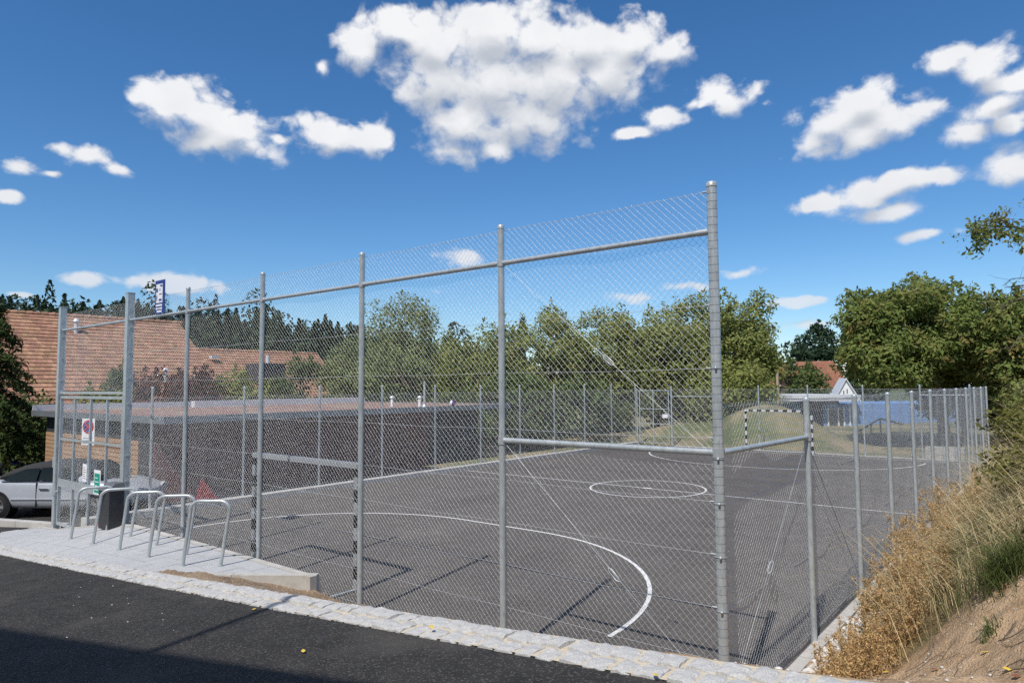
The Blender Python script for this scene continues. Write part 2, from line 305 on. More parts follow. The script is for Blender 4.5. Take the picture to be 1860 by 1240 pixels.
def quadmesh(name, V, m, nv=4, smooth=False):   # V: (k*nv,3) -> k polygons of nv corners, numpy fast path
    k = len(V)//nv; me = bpy.data.meshes.new(name)
    me.vertices.add(len(V)); me.vertices.foreach_set('co', np.ascontiguousarray(V, dtype=np.float32).ravel())
    me.loops.add(len(V)); me.loops.foreach_set('vertex_index', np.arange(len(V), dtype=np.int32))
    me.polygons.add(k); me.polygons.foreach_set('loop_start', np.arange(0, len(V), nv, dtype=np.int32)); me.polygons.foreach_set('loop_total', np.full(k, nv, dtype=np.int32))
    if smooth: me.polygons.foreach_set('use_smooth', np.ones(k, dtype=bool))
    me.update(calc_edges=True); me.materials.append(M[m]); return me
def idxmesh(name, V, Fq, m, smooth=False):      # indexed quads
    Fq = np.asarray(Fq, dtype=np.int32); k, nv = Fq.shape; me = bpy.data.meshes.new(name)
    me.vertices.add(len(V)); me.vertices.foreach_set('co', np.ascontiguousarray(V, dtype=np.float32).ravel())
    me.loops.add(k*nv); me.loops.foreach_set('vertex_index', Fq.ravel())
    me.polygons.add(k); me.polygons.foreach_set('loop_start', np.arange(0, k*nv, nv, dtype=np.int32)); me.polygons.foreach_set('loop_total', np.full(k, nv, dtype=np.int32))
    if smooth: me.polygons.foreach_set('use_smooth', np.ones(k, dtype=bool))
    me.update(calc_edges=True); me.materials.append(M[m]); return me
def grid(name, xs, ys, zf, m, smooth=True, mask=None, **tags):
    X, Y = np.meshgrid(xs, ys); Z = zf(X, Y); V = np.stack([X.ravel(), Y.ravel(), Z.ravel()], 1); nx = len(xs)
    ii, jj = np.meshgrid(np.arange(nx-1), np.arange(len(ys)-1)); a = (jj*nx+ii).ravel()
    Fq = np.stack([a, a+1, a+nx+1, a+nx], 1)
    if mask is not None:
        c = V[Fq].mean(1); Fq = Fq[mask(c[:, 0], c[:, 1])]
    return link(name, idxmesh(name, V, Fq, m, smooth), None, **tags)
def sstep(x): x = np.clip(x, 0, 1); return x*x*(3-2*x)
def vnoise(X, Y, s, seed=0):                    # smooth value noise on a plane
    r = np.random.default_rng(seed).random((64, 64)); x = np.asarray(X)*s+1000; y = np.asarray(Y)*s+1000
    xi, yi = np.floor(x).astype(int), np.floor(y).astype(int); fx, fy = sstep(x-xi), sstep(y-yi)
    g = lambda i, j: r[i % 64, j % 64]
    return (g(xi, yi)*(1-fx)+g(xi+1, yi)*fx)*(1-fy)+(g(xi, yi+1)*(1-fx)+g(xi+1, yi+1)*fx)*fy

# ------------------------------------------------------------------ terrain
def zroad(X):
    X = np.asarray(X, float)
    z = 1.11+.0965*X+.00068*X*X
    return np.where(X < -17, np.maximum(z, -.33)*0 + (-.33) - .09*sstep((-17-X)/3), z)
ZFX = [(-30, -.42), (-17, -.33), (-15.3, -.22), (-14.6, -.10), (-13.6, .06), (-12.5, .22), (-11.5, .35), (-8, .36), (0, .33)]
def zfence_edge(X): return np.interp(X, [a for a, _ in ZFX], [b for _, b in ZFX])
KERB_IN, KERB_OUT = -1.50, -1.93
def zpave(X, Y):
    t = np.clip((np.asarray(Y)-KERB_IN)/(-.05-KERB_IN), 0, 1)
    zk = np.minimum(zroad(X), .36+.0*np.asarray(X))
    return zk*(1-t)+zfence_edge(X)*t
def zbank(X, Y):
    H = np.interp(Y, [-4, -1.5, 0, 1, 2.2, 4, 6, 9, 14, 26, 60], [1.45, 1.40, 1.45, 1.55, 1.95, 2.35, 2.55, 2.7, 2.75, 2.3, 1.4])
    side = .03 + H*sstep((X-.42)/2.5)*.97 + np.maximum(X-2.9, 0)*.12
    t = sstep((np.asarray(Y)+1.45)/1.5)
    b = zroad(X)-.02
    lump = (vnoise(X, Y, 1.1, 3)-.5)*.22*sstep((X-.6)/.7)*sstep((Y+1.4)/.8) + ((vnoise(X, Y, 4.2, 5)-.5)*.06+(vnoise(X, Y, 10, 6)-.5)*.035+(vnoise(X, Y, 23, 7)-.5)*.026)*sstep((Y+1.45)/.5)
    return b*(1-t)+side*t + lump

grid('ground', np.linspace(-700, 700, 41), np.linspace(-300, 1100, 41), lambda X, Y: np.full_like(X, -.75), 'field', kind='structure')
xs = np.concatenate([np.linspace(-60, -20, 21), np.linspace(-19.5, 3, 90), np.linspace(3.5, 20, 20)])
grid('road', xs, np.linspace(-14, KERB_OUT+.035, 24), lambda X, Y: zroad(X), 'road', kind='structure')
# asphalt yard beside the shed, level with the lower end of the road
grid('parking_lot', np.linspace(-60, -14.36, 60), np.linspace(KERB_OUT+.03, 60, 80), lambda X, Y: zroad(np.minimum(X, -16.6)) - .01, 'road',
     mask=lambda X, Y: (X < -16.5) | (Y > .1), kind='structure')
court = MB().box((-13.98, -.02, -.3), (.06, 24.5, 0)).build('court', 'court', kind='structure')
# verge of bare earth between the kerb stones and the court
def zverge(X, Y):
    t = sstep((np.asarray(Y)-KERB_IN)/(-.12-KERB_IN)); low = np.interp(X, [-9, -7.3, -5.6, -4.2, 0, .5], [.30, .28, .17, .06, .02, .02])
    return (zroad(X)-.015)*(1-t)+low*t+(vnoise(X, Y, 6, 9)-.5)*.05*(t > .05)
grid('verge', np.linspace(-8.8, .45, 110), np.linspace(KERB_IN-.02, -.07, 24), zverge, 'soil', mask=lambda X, Y: ((X+7.50)*1.47-(Y-KERB_IN-.02)*1.84) > -.10, kind='structure')
bank = grid('bank', np.concatenate([np.linspace(.16, 3.4, 110), np.linspace(3.6, 14, 20)]), np.concatenate([np.concatenate([np.linspace(KERB_IN-.02, 3, 150), np.linspace(3.06, 12, 130)]), np.linspace(12.3, 60, 70)]), zbank, 'turf', kind='structure')
M['turf_soil'] = M['turf']
# the bank is bare sandy soil at its near end and turf further on: blend by place
def bank_mat():
    m = bpy.data.materials.new('bank_surface'); m.use_nodes = True; N, L = m.node_tree.nodes, m.node_tree.links
    b = N['Principled BSDF']; b.inputs['Roughness'].default_value = .97; b.inputs['Specular IOR Level'].default_value = .2
    t = N.new('ShaderNodeTexCoord'); s = N.new('ShaderNodeSeparateXYZ'); L.new(t.outputs['Object'], s.inputs[0])
    def nz(sc, d=8):
        n = N.new('ShaderNodeTexNoise'); n.inputs['Scale'].default_value = sc; n.inputs['Detail'].default_value = d; L.new(t.outputs['Object'], n.inputs['Vector']); return n.outputs['Fac']
    def mr(v, a, b_):
        r = N.new('ShaderNodeMapRange'); L.new(v, r.inputs['Value']); r.inputs['From Min'].default_value = a; r.inputs['From Max'].default_value = b_; return r.outputs[0]
    def mix(f, a, b_):
        x = N.new('ShaderNodeMix'); x.data_type = 'RGBA'; L.new(f, x.inputs['Factor'])
        for k, v in (('A', a), ('B', b_)):
            if isinstance(v, tuple): x.inputs[k].default_value = (*v, 1)
            else: L.new(v, x.inputs[k])
        return x.outputs['Result']
    soil = mix(mr(nz(3.5, 10), .35, .65), (.39, .265, .155), (.52, .370, .235))
    soil = mix(mr(nz(1.6), .55, .72), soil, (.29, .190, .110))
    v = N.new('ShaderNodeTexVoronoi'); v.inputs['Scale'].default_value = 34; L.new(t.outputs['Object'], v.inputs['Vector'])
    wn_ = N.new('ShaderNodeTexWhiteNoise'); L.new(v.outputs['Position'], wn_.inputs['Vector'])
    g = N.new('ShaderNodeMath'); g.operation = 'GREATER_THAN'; L.new(wn_.outputs['Value'], g.inputs[0]); g.inputs[1].default_value = .965
    lt = N.new('ShaderNodeMath'); lt.operation = 'LESS_THAN'; L.new(v.outputs['Distance'], lt.inputs[0]); lt.inputs[1].default_value = .36
    mm = N.new('ShaderNodeMath'); mm.operation = 'MULTIPLY'; L.new(g.outputs[0], mm.inputs[0]); L.new(lt.outputs[0], mm.inputs[1])
    soil = mix(mm.outputs[0], soil, (.52, .47, .40))
    turf = mix(mr(nz(5), .35, .65), (.15, .125, .058), (.26, .20, .105))
    a = N.new('ShaderNodeMath'); a.operation = 'MULTIPLY_ADD'; L.new(nz(1.3), a.inputs[0]); a.inputs[1].default_value = 2.2; L.new(s.outputs[1], a.inputs[2])
    L.new(mix(mr(a.outputs[0], 2.9, 3.6), soil, turf), b.inputs['Base Color'])
    bm = N.new('ShaderNodeBump'); bm.inputs['Strength'].default_value = 1.0; bm.inputs['Distance'].default_value = .03
    L.new(nz(46, 9), bm.inputs['Height']); L.new(bm.outputs[0], b.inputs['Normal']); return m
bank.data.materials[0] = bank_mat()
# lawn with the mound behind the far goal
MOUND = at(1395, 752, 33)
def zlawn(X, Y):
    m1 = 1.75*np.exp(-(((X-MOUND[0])/2.6)**2+((Y-MOUND[1]-.8)/2.2)**2)**1.2)
    m2 = .9*np.exp(-(((X-MOUND[0]+4.5)/3.5)**2+((Y-MOUND[1]-2)/3)**2))
    return -.06+m1+m2+.35*sstep((Y-36)/15)*(X < 8)+(vnoise(X, Y, .8, 11)-.5)*.12*sstep((Y-25)/2)
grid('lawn', np.linspace(-40, 14, 150), np.concatenate([np.linspace(24.5, 40, 90), np.linspace(40.5, 90, 40)]), zlawn, 'lawn', mask=lambda X, Y: (X < .45) | (Y > 40), kind='structure')
grid('grass_strip', np.linspace(-16.2, -14.34, 12), np.linspace(12, 24.6, 50), lambda X, Y: -.02+.0*X, 'lawn', kind='structure')

# ------------------------------------------------------------------ kerbs and paving
def stone_mesh(i, lx, ly, h=.16):
    r = np.random.default_rng(100+i); n = 5; V = []; top = []
    xs_ = np.linspace(-lx/2, lx/2, n); ys_ = np.linspace(-ly/2, ly/2, n)
    for a in range(n):
        for b in range(n):
            ex = 1 if a in (0, n-1) else 0; ey = 1 if b in (0, n-1) else 0
            x, y = xs_[a], ys_[b]
            z = h - (.010 if ex+ey == 1 else .018 if ex+ey == 2 else 0) + r.normal(0, .0035)
            if ex: x *= .96
            if ey: y *= .96
            V.append((x+r.normal(0, .004), y+r.normal(0, .004), z))
    F_ = [(a*n+b, (a+1)*n+b, (a+1)*n+b+1, a*n+b+1) for a in range(n-1) for b in range(n-1)]
    ring = [(a, 0) for a in range(n)]+[(n-1, b) for b in range(1, n)]+[(a, n-1) for a in range(n-2, -1, -1)]+[(0, b) for b in range(n-2, 0, -1)]
    base = len(V)
    for (a, b) in ring: V.append((np.clip(xs_[a]*1.0, -lx/2, lx/2)+r.normal(0, .003), ys_[b], 0))
    k = len(ring)
    for i_ in range(k):
        a, b = ring[i_]; c, d = ring[(i_+1) % k]; F_.append((a*n+b, base+i_, base+(i_+1) % k, c*n+d))
    return MB().add(V, F_).mesh('cobblestone', False)
stones = [stone_mesh(i, .215, .195) for i in range(10)]
for me in stones: me.materials.append(M['granite'])
kx = np.linspace(-24, 3.2, 110)
V = []; 
bed = grid('kerb', kx, np.linspace(KERB_OUT+.022, KERB_IN+.02, 5), lambda X, Y: zroad(X)+.008+(vnoise(X, Y, 14, 2)-.5)*.016, 'mortar', kind='structure')
ni = 0
for row in range(2):
    y = KERB_OUT+.108+row*.212; x = 3.1 - row*.11
    while x > -22.5:
        L_ = random.uniform(.15, .22)
        if x-L_/2 < 2.9:
            slope = float(zroad(x)-zroad(x-.2))/.2
            o = link('cobblestone', stones[ni % 10], bed, (x-L_/2, y+random.uniform(-.008, .008), float(zroad(x-L_/2))-.136+row*.010+random.uniform(-.006, .006)))
            o.rotation_euler = (random.uniform(-.03, .03), -slope+random.uniform(-.03, .03), random.choice((0, PI))+random.uniform(-.03, .03)); o.scale = ((L_-.018)/.215, 1, 1)
            ni += 1
        x -= L_

# paving: slabs clipped by the slanted end near the fence
WA, WB = np.array([-7.50, KERB_IN+.02]), np.array([-5.66, -.05])       # slanted end of the terrace (plan)
wn_ = np.array([WB[1]-WA[1], -(WB[0]-WA[0])]); wn_ = wn_/np.linalg.norm(wn_)   # outward normal (to the right)
def clip(poly, p, n):
    out = []
    for i in range(len(poly)):
        a, b = poly[i], poly[(i+1) % len(poly)]; da, db = (a-p)@n, (b-p)@n
        if da <= 0: out.append(a)
        if (da < 0 < db) or (db < 0 < da): out.append(a+(b-a)*da/(da-db))
    return out
pave = thing('terrace', 'light grey concrete slab terrace under the five bicycle stands', 'terrace'); del pave['category']; del pave['label']; pave['kind'] = 'structure'
px_ = np.linspace(-16.6, -5.6, 90); py_ = np.linspace(KERB_IN+.01, -.05, 12)
X, Y = np.meshgrid(px_, py_); Z = zpave(X, Y)-.02; V = np.stack([X.ravel(), Y.ravel(), Z.ravel()], 1)
ii, jj = np.meshgrid(np.arange(89), np.arange(11)); a = (jj*90+ii).ravel(); Fq = np.stack([a, a+1, a+91, a+90], 1); c = V[Fq].mean(1)[:, :2]
Fq = Fq[((c-WA)@wn_) < -.08]
link('bedding', idxmesh('bedding', V, Fq, 'joint'), pave)
row = 0; y = KERB_IN+.012
while y < -.2:
    y1 = min(y+.34, -.155); x = -16.5+(row % 2)*.3
    while x < -5.6:
        x1 = x+.60
        poly = [np.array(p) for p in ((x+.004, y+.004), (x1-.004, y+.004), (x1-.004, y1-.004), (x+.004, y1-.004))]
        poly = clip(poly, WA-wn_*.13, wn_)
        if len(poly) >= 3:
            P3 = np.array([(p[0], p[1], float(zpave(p[0], p[1]))) for p in poly])
            if np.linalg.norm(P3.max(0)-P3.min(0)) > .1:
                o = MB().prism(P3-np.array([0, 0, .05]), (0, 0, .05+random.uniform(-.0015, .0015))).build('slab', 'slab', pave)
        x = x1
    y = y1; row += 1
x = -16.4
while x < -5.7:                                 # edging stones along the fence
    x1 = min(x+1.0, -5.66)
    P3 = [(x+.004, -.150, float(zpave(x, -.15))+.012), (x1-.004, -.150, float(zpave(x1, -.15))+.012), (x1-.004, -.045, float(zpave(x1, -.05))+.012), (x+.004, -.045, float(zpave(x, -.05))+.012)]
    MB().prism(np.array(P3)-np.array([0, 0, .3]), (0, 0, .3)).build('edging_stone', 'concrete', pave); x = x1
for k in range(2):                              # the low end wall, two precast lengths
    a = WA+(WB-WA)*(k*.5); b = WA+(WB-WA)*(k*.5+.497); q = -wn_*.125
    P3 = [np.array((*p, float(zpave(p[0], p[1]))+.012)) for p in (a, b, b+q, a+q)]
    MB().prism(np.array(P3)-np.array([0, 0, .45]), (0, 0, .45)).build('end_wall', 'concrete', pave)

# concrete kerbs round the court
def kerb_run(p0, p1, w, z0, z1, n, name='court_kerb'):
    root = bpy.data.objects.new(name, None); COL.objects.link(root); root['kind'] = 'structure'
    p0, p1 = np.array(p0, float), np.array(p1, float); d = (p1-p0)/n; t = d/np.linalg.norm(d); nr = np.array([-t[1], t[0]])*w
    for i in range(n):
        a = p0+d*i+t*.004; b = p0+d*(i+1)-t*.004
        P3 = [(a[0], a[1], z0), (b[0], b[1], z0), (b[0]+nr[0], b[1]+nr[1], z0), (a[0]+nr[0], a[1]+nr[1], z0)]
        MB().prism(P3, (0, 0, z1-z0)).build('kerb_block', 'concrete', root)
    return root
kerb_run((-13.98, .05), (-13.98, 24.4), .34, -.4, .14, 24)
kerb_run((-5.66, -.085), (.05, -.085), .062, -.3, .045, 6)
kerb_run((.19, -.05), (.19, 24.6), .125, -.3, .05, 25)
kerb_run((.06, 24.50), (-12.2, 24.50), -.12, -.3, .04, 12)
# white pebbles along the right kerb
V, Fs = [], []
ico = [(0,0,1),(.9,0,.35),(.28,.85,.35),(-.73,.53,.35),(-.73,-.53,.35),(.28,-.85,.35),(.73,.53,-.35),(-.28,.85,-.35),(-.9,0,-.35),(-.28,-.85,-.35),(.73,-.53,-.35),(0,0,-1)]
icf = [(0,1,2),(0,2,3),(0,3,4),(0,4,5),(0,5,1),(1,6,2),(2,7,3),(3,8,4),(4,9,5),(5,10,1),(1,10,6),(2,6,7),(3,7,8),(4,8,9),(5,9,10),(11,7,6),(11,8,7),(11,9,8),(11,10,9),(11,6,10)]
ico = np.array(ico)
PB = []; cnt = 0
for i in range(1500):
    Yp = random.uniform(-.3, 24)**1 if i > 500 else random.uniform(-.3, 4); Xp = .22+abs(random.gauss(0, .11)); s = random.uniform(.016, .04)
    z = max(float(zbank(Xp, Yp)), .03)
    PB.append(ico*np.array([s*random.uniform(.8, 1.4), s*random.uniform(.8, 1.3), s*.7])*(1+rng.normal(0, .08, (12, 1)))+np.array([Xp, Yp, z+s*.2]))
    Fs.append(np.array(icf)+12*i)
link('pebbles', idxmesh('pebbles', np.vstack(PB), np.vstack(Fs), 'pebble'), None, kind='stuff', label='strip of white pebbles beside the right court kerb', cat='pebbles')

# painted court lines
def ribbon(name, pts, w, closed=False, z=.004):
    pts = np.array(pts, float); n = len(pts); L_, R_ = [], []
    for i in range(n):
        a = pts[(i-1) % n] if (closed or i > 0) else pts[i]; b = pts[(i+1) % n] if (closed or i < n-1) else pts[i]
        t = b-a; t = t/np.linalg.norm(t); nn = np.array([-t[1], t[0]])*w/2; L_.append((*(pts[i]+nn), z)); R_.append((*(pts[i]-nn), z))
    k = n if closed else n-1
    return MB().add(L_+R_, [(i, n+i, n+(i+1) % n, (i+1) % n) for i in range(k)]).build(name, 'paint', court)
CX, YH = -6.95, 11.85
ribbon('halfway_line', [(-13.9, YH), (0, YH)], .05)
ribbon('centre_circle', [(CX+1.6*math.cos(t), YH+1.6*math.sin(t)) for t in np.linspace(0, 2*PI, 72)[:-1]], .055, True, .005)
ribbon('centre_spot', [(CX-.14, YH), (CX+.14, YH)], .14, False, .0065)
def dee(y0, sgn, r, hw):
    pts = [(CX+hw+r*math.cos(t), y0+sgn*r*math.sin(t)) for t in np.linspace(0, PI/2, 22)] + [(CX-hw-r*math.cos(t), y0+sgn*r*math.sin(t)) for t in np.linspace(PI/2, 0, 22)]
    return pts
ribbon('goal_area_line', dee(1.3, 1, 4.1, .97), .06)
ribbon('goal_area_line', dee(23.2, -1, 4.85, .4), .06)
ribbon('goal_line', [(-13.8, 23.9), (.0, 23.9)], .05)

# ------------------------------------------------------------------ chain-link fences
PX = .035
def link_panel_mesh(w, h, r=.00122, px=PX, py=.070):
    """woven chain-link: zigzag wires whose bends meet, every straight length a prism of its own so that it catches the light on its own"""
    n = int(round(w/px)); n += n % 2; px = w/n; m = int(round(h/(py/2))); m1 = m+1
    z = np.linspace(0, h, m1)[None, :].repeat(n, 0); ph = (np.arange(n)[:, None]+np.arange(m1)[None, :]) % 2
    x = (np.arange(n)[:, None]+.5)*px+np.where(ph == 0, .5, -.5)*px*1.03+rng.normal(0, .0012, (n, m1)); z = z+rng.normal(0, .0010, (n, m1))
    A = np.stack([x[:, :-1], 0*x[:, :-1], z[:, :-1]], 2).reshape(-1, 3); B = np.stack([x[:, 1:], 0*x[:, 1:], z[:, 1:]], 2).reshape(-1, 3)
    for Q in (A, B):                            # the mesh hangs a little unevenly
        bx, bz = Q[:, 0].copy(), Q[:, 2].copy(); e_ = np.sin(np.clip(bx/w, 0, 1)*PI)
        Q[:, 1] += e_*(.014*np.sin(bx*2.3+bz*1.1)+.010*np.sin(bx*4.1-bz*2.7+1)); Q[:, 0] += e_*(.008*np.sin(bz*1.9+1.3)+.005*np.sin(bz*5.3+bx*3)); Q[:, 2] += e_*.007*np.sin(bx*5+bz*1.5)
    d = B-A; back = d[:, 0] > 0; off = np.where(back, .0022, -.0022)
    A[:, 1] += off; B[:, 1] += off
    d /= np.linalg.norm(d, axis=1)[:, None]; u = np.stack([-d[:, 2], 0*d[:, 0], d[:, 0]], 1); v = np.zeros_like(u); v[:, 1] = 1
    u = u; V = np.stack([A+u*r, A-v*r, A-u*r, A+v*r, B+u*r, B-v*r, B-u*r, B+v*r], 1).reshape(-1, 3)
    k = np.arange(len(A))[:, None]*8
    Fq = np.concatenate([k+np.array([[a, b, b+4, a+4]]) for a, b in ((0, 1), (1, 2), (2, 3), (3, 0))], 0)
    return idxmesh('chain_link_panel', V, Fq, 'wire', True)
def post_mesh(h, r, cap=True, n=16):
    b = MB().tube([(0, 0, 0), (0, 0, h)], r, n)
    if cap: b.tube([(0, 0, h-.03), (0, 0, h+.004), (0, 0, h+.016), (0, 0, h+.02)], [r*1.09, r*1.09, r*.85, r*.3], n)
    me = b.mesh('post', True); me.materials.append(M['galv']); return me
def shade_auto(me):
    try: me.shade_auto_smooth
    except Exception: pass
def rod(name, a, b, r, parent, m='galv', n=8): return MB().tube([a, b], r, n).build(name, m, parent, True)
def collar(p, r, h, parent): 
    return MB().tube([(p[0], p[1], p[2]-h/2), (p[0], p[1], p[2]+h/2)], r, 14).build('clamp', 'galv_bright', parent, False)
def turnbuckle(p, d, parent, s=1.0):
    d = np.array(d, float); d = d/np.linalg.norm(d); u = np.cross(d, (0, 1, 0)) if abs(d[1]) < .8 else np.cross(d, (1, 0, 0)); u = u/np.linalg.norm(u); p = np.array(p, float)
    b = MB(); L_ = .12*s; w = .028*s
    b.tube([p-d*L_+u*0, p-d*L_*.6+u*w, p+d*L_*.6+u*w, p+d*L_], .007*s, 6); b.tube([p-d*L_, p-d*L_*.6-u*w, p+d*L_*.6-u*w, p+d*L_], .007*s, 6)
    return b.build('turnbuckle', 'galv_bright', parent, True)

# tall ball-stop fence along the front
ZT, ZR, ZM = 4.68, 4.265, 2.33
front = thing('ball_stop_fence', 'tall galvanised chain-link fence with top rail along the near side', 'fence')
pm = post_mesh(ZT+.05, .035); BAY = 2.40
pc = post_mesh(ZT+.06, .044); fx = [0.03]+[-BAY*i for i in range(1, 5)]
for i, x in enumerate(fx):
    link('post', pc if i == 0 else pm, front, (x, 0, -.05))
sqm = MB().box((-.065, -.065, -.35), (.065, .065, ZT+.12)).box((-.07, -.07, ZT+.12), (.07, .07, ZT+.135)).mesh('square_post'); sqm.materials.append(M['galv'])
GX1 = -15.66
link('square_post', sqm, front, (-12.0, 0, 0)); link('square_post', sqm, front, (GX1, 0, 0))
fxx = fx+[-12.0]
pan = link_panel_mesh(BAY, 4.58)
for i in range(5):
    o = link('chain_link_panel', pan, front, (fxx[i+1], .047, .07)); o.scale = ((fxx[i]-fxx[i+1])/BAY, 1, 1)
    r0 = .052 if i == 0 else .045
    rod('rail', (fxx[i]-.03, 0, ZR), (fxx[i+1]+.03, 0, ZR), .027, front, n=12)
    MB().tube([(fxx[i]-r0+.01, 0, ZR), (fxx[i]-r0-.09, 0, ZR)], .031, 12).build('rail_sleeve', 'galv_bright', front, True)
    MB().tube([(fxx[i+1]+r0-.01, 0, ZR), (fxx[i+1]+r0+.06, 0, ZR)], .031, 12).build('rail_sleeve', 'galv_bright', front, True)
    if i: collar((fxx[i], 0, ZR), .042, .07, front)
    for z in (.12, .55, 1.0, 1.45, 1.90, 2.45, 3.06, 3.62, 4.64):
        sag = -.012
        MB().tube([(fxx[i], .05, z), ((fxx[i]+fxx[i+1])/2, .05, z+sag), (fxx[i+1], .05, z)], .0022, 4).build('tension_wire', 'wire', front, True)
        for (xx, rr) in ((fxx[i]-.06, .006),):
            if i == 0: MB().tube([(xx, .05, z), (xx-.05, .05, z)], .009, 6).build('wire_tensioner', 'galv_bright', front, True)
rod('brace_rail', (fx[0]-.04, 0, ZM), (fx[1]+.035, 0, ZM), .030, front, n=12); collar((fx[1], 0, ZM), .043, .09, front); collar((fx[0], 0, ZM), .051, .08, front)
rod('brace_rod', (fx[1]+.03, .0, ZR-.02), (fx[0]-.05, .0, ZM-.02), .0022, front, 'galv'); 
rod('brace_rod', (fx[1]+.03, .0, ZM-.02), (fx[0]-.05, .0, .25), .0022, front, 'galv')
dv = np.array([2.35, 0, ZM-ZR]); turnbuckle(np.array([fx[1]+.03, 0, ZR-.02])+dv*.56, dv, front, .7)
dv = np.array([2.35, 0, .25-ZM]); turnbuckle(np.array([fx[1]+.03, 0, ZM-.02])+dv*.57, dv, front, .7)
# the mesh wires wrapped round the corner post, and bolted tension clips
ring = MB()
for k in range(62):
    z = .30+k*.0705
    ring.tube([(fx[0]+.0455*math.cos(t), .0455*math.sin(t), z+.004*math.sin(t)) for t in np.linspace(0, 2*PI, 15)], .0009, 4, False)
ring.build('wire_wrap', 'wire_dull', front, True, kind='stuff')
for z in (.55, 1.0, 1.45, 1.90, 2.28, 3.06):
    b = MB().tube([(fx[0]+.049*math.cos(t), .049*math.sin(t), z) for t in np.linspace(0, 2*PI, 15)], .003, 4, False); b.box((fx[0]+.01, -.066, z-.012), (fx[0]+.026, -.046, z+.012))
    b.build('clamp_band', 'galv_bright', front, True)
for x in (-12.0, GX1):                          # little mesh ties up the square posts
    for k in range(8):
        MB().box((x+.066, -.03, .6+k*.5), (x+.078, .03, .635+k*.5)).build('mesh_tie', 'galv_bright', front)
# above and around the gate
rod('rail', (-12.07, 0, ZR), (GX1+.07, 0, ZR), .027, front, n=12)
MB().box((GX1+.066, -.03, 2.80), (-12.066, .03, 2.86)).build('gate_beam', 'galv', front)
gp = link_panel_mesh(1.76, 1.76)
for x0 in (GX1+.07, GX1+.07+1.765):
    link('chain_link_panel', gp, front, (x0, .04, 2.88))
# entrance gate leaf
gate = thing('entrance_gate', 'galvanised mesh gate leaf with notices behind the bicycle stands', 'gate', (GX1+.10, 0, 0))
GW = 3.42
def gbox(name, a, b, m='galv'): return MB().box(a, b).build(name, m, gate)
gbox('frame_bar', (0, -.025, -.14), (.05, .025, 2.76)); gbox('frame_bar', (GW-.05, -.025, -.14), (GW, .025, 2.76))
gbox('frame_bar', (.051, -.025, 2.70), (GW-.051, .025, 2.76)); gbox('frame_bar', (.051, -.025, -.14), (GW-.051, .025, -.08))
for x in (.86, 1.76, 2.62): gbox('upright', (x-.025, -.022, -.079), (x+.025, .022, 2.699))
gbox('mid_rail', (.051, -.028, 1.76), (GW-.051, -.0225, 1.81)); gbox('mid_rail', (.051, -.030, .72), (GW-.051, -.0225, .90))
gpm = link_panel_mesh(1.66, 2.76)
for x0 in (.051, .051+1.66): link('chain_link_panel', gpm, gate, (x0, .03, -.10))
gbox('lock_case', (-.28, -.05, 1.12), (-.165, .03, 1.36)); 
nt = gbox('notice', (1.50, -.036, .95), (1.72, -.034, 1.32), 'paper')
for k in range(6): MB().box((1.53, -.0375, 1.01+k*.045), (1.69-(k % 3)*.03, -.0366, 1.022+k*.045)).build('text_line', 'ink', nt)
po = gbox('poster', (2.12, -.036, .74), (2.46, -.034, 1.24), 'paper')
MB().box((2.15, -.0385, .77), (2.43, -.0368, 1.17)).build('poster_field', 'sign_green', po)
for k in range(4): MB().box((2.19, -.0398, .83+k*.08), (2.38-(k % 2)*.06, -.0389, .845+k*.08)).build('text_line', 'paper', po)
MB().tube([(-.14, -.03, .62), (-.10, -.12, .57), (.02, -.12, .57), (.06, -.03, .62)], .008, 6).build('hinge_strap', 'galv_bright', gate, True)

# low fences on the other three sides
ZL = 2.76
lpm = post_mesh(ZL+.1, .031, n=12)
def low_fence(label, pts, pan_h, z0, side, pr=None):
    root = thing('chain_link_fence', label, 'fence'); cache = {}
    me_ = pr or lpm
    for p in pts: link('post', me_, root, (p[0], p[1], z0-.08))
    for a, b in zip(pts[:-1], pts[1:]):
        a_, b_ = np.array(a), np.array(b); d = b_-a_; L_ = float(np.linalg.norm(d)); key = round(L_, 2)
        if key not in cache: cache[key] = link_panel_mesh(L_, pan_h, r=.00115)
        nrm = np.array([-d[1], d[0]])/L_*side
        link('chain_link_panel', cache[key], root, (a[0]+nrm[0], a[1]+nrm[1], z0), (0, 0, math.atan2(d[1], d[0])))
        for z in (z0+.05, z0+.9, z0+1.8, z0+pan_h-.03):
            MB().tube([(*(a_+nrm), z), (*(b_+nrm), z)], .0022, 4).build('tension_wire', 'wire', root, True)
    return root
rp = post_mesh(ZL+.02, .034, n=14)
right_pts = [(.03, .05)]+[(.06, 2.50+2.30*k) for k in range(0, 10)]+[(.06, 25.2)]
rf = low_fence('low galvanised chain-link fence along the foot of the grassy bank', right_pts, ZL-.06, .05, .045, rp)
for o in list(rf.children):                     # the bay starts on the tall corner post: no post of its own there
    if o.name.startswith('post') and o.location.y < 1: bpy.data.objects.remove(o)
rod('brace_rail', (.05, .04, ZM), (.06, 2.47, ZM-.02), .028, rf, n=12); collar((.06, 2.50, ZM-.02), .046, .08, rf)
rod('brace_rod', (.06, 2.46, ZM-.05), (.05, .05, .2), .0022, rf, 'galv'); turnbuckle((.055, 1.15, 1.13), (0, -2.4, -2.08), rf, .65)
rod('brace_rod', (.06, 2.46, ZM-.05), (.08, 4.6, .3), .005, rf, 'galv_bright')
left_pts = [(-14.25, 1.45+2.31*k) for k in range(0, 11)]
lf = low_fence('low galvanised chain-link fence between court and dark shed', left_pts, ZL-.2, .15, -.04)
back_pts = [(-12.35, 24.62), (-10.3, 24.62), (-8.19, 24.62), (-6.12, 24.62), (-4.0, 24.62), (-2.0, 24.62), (-.4, 24.62)]
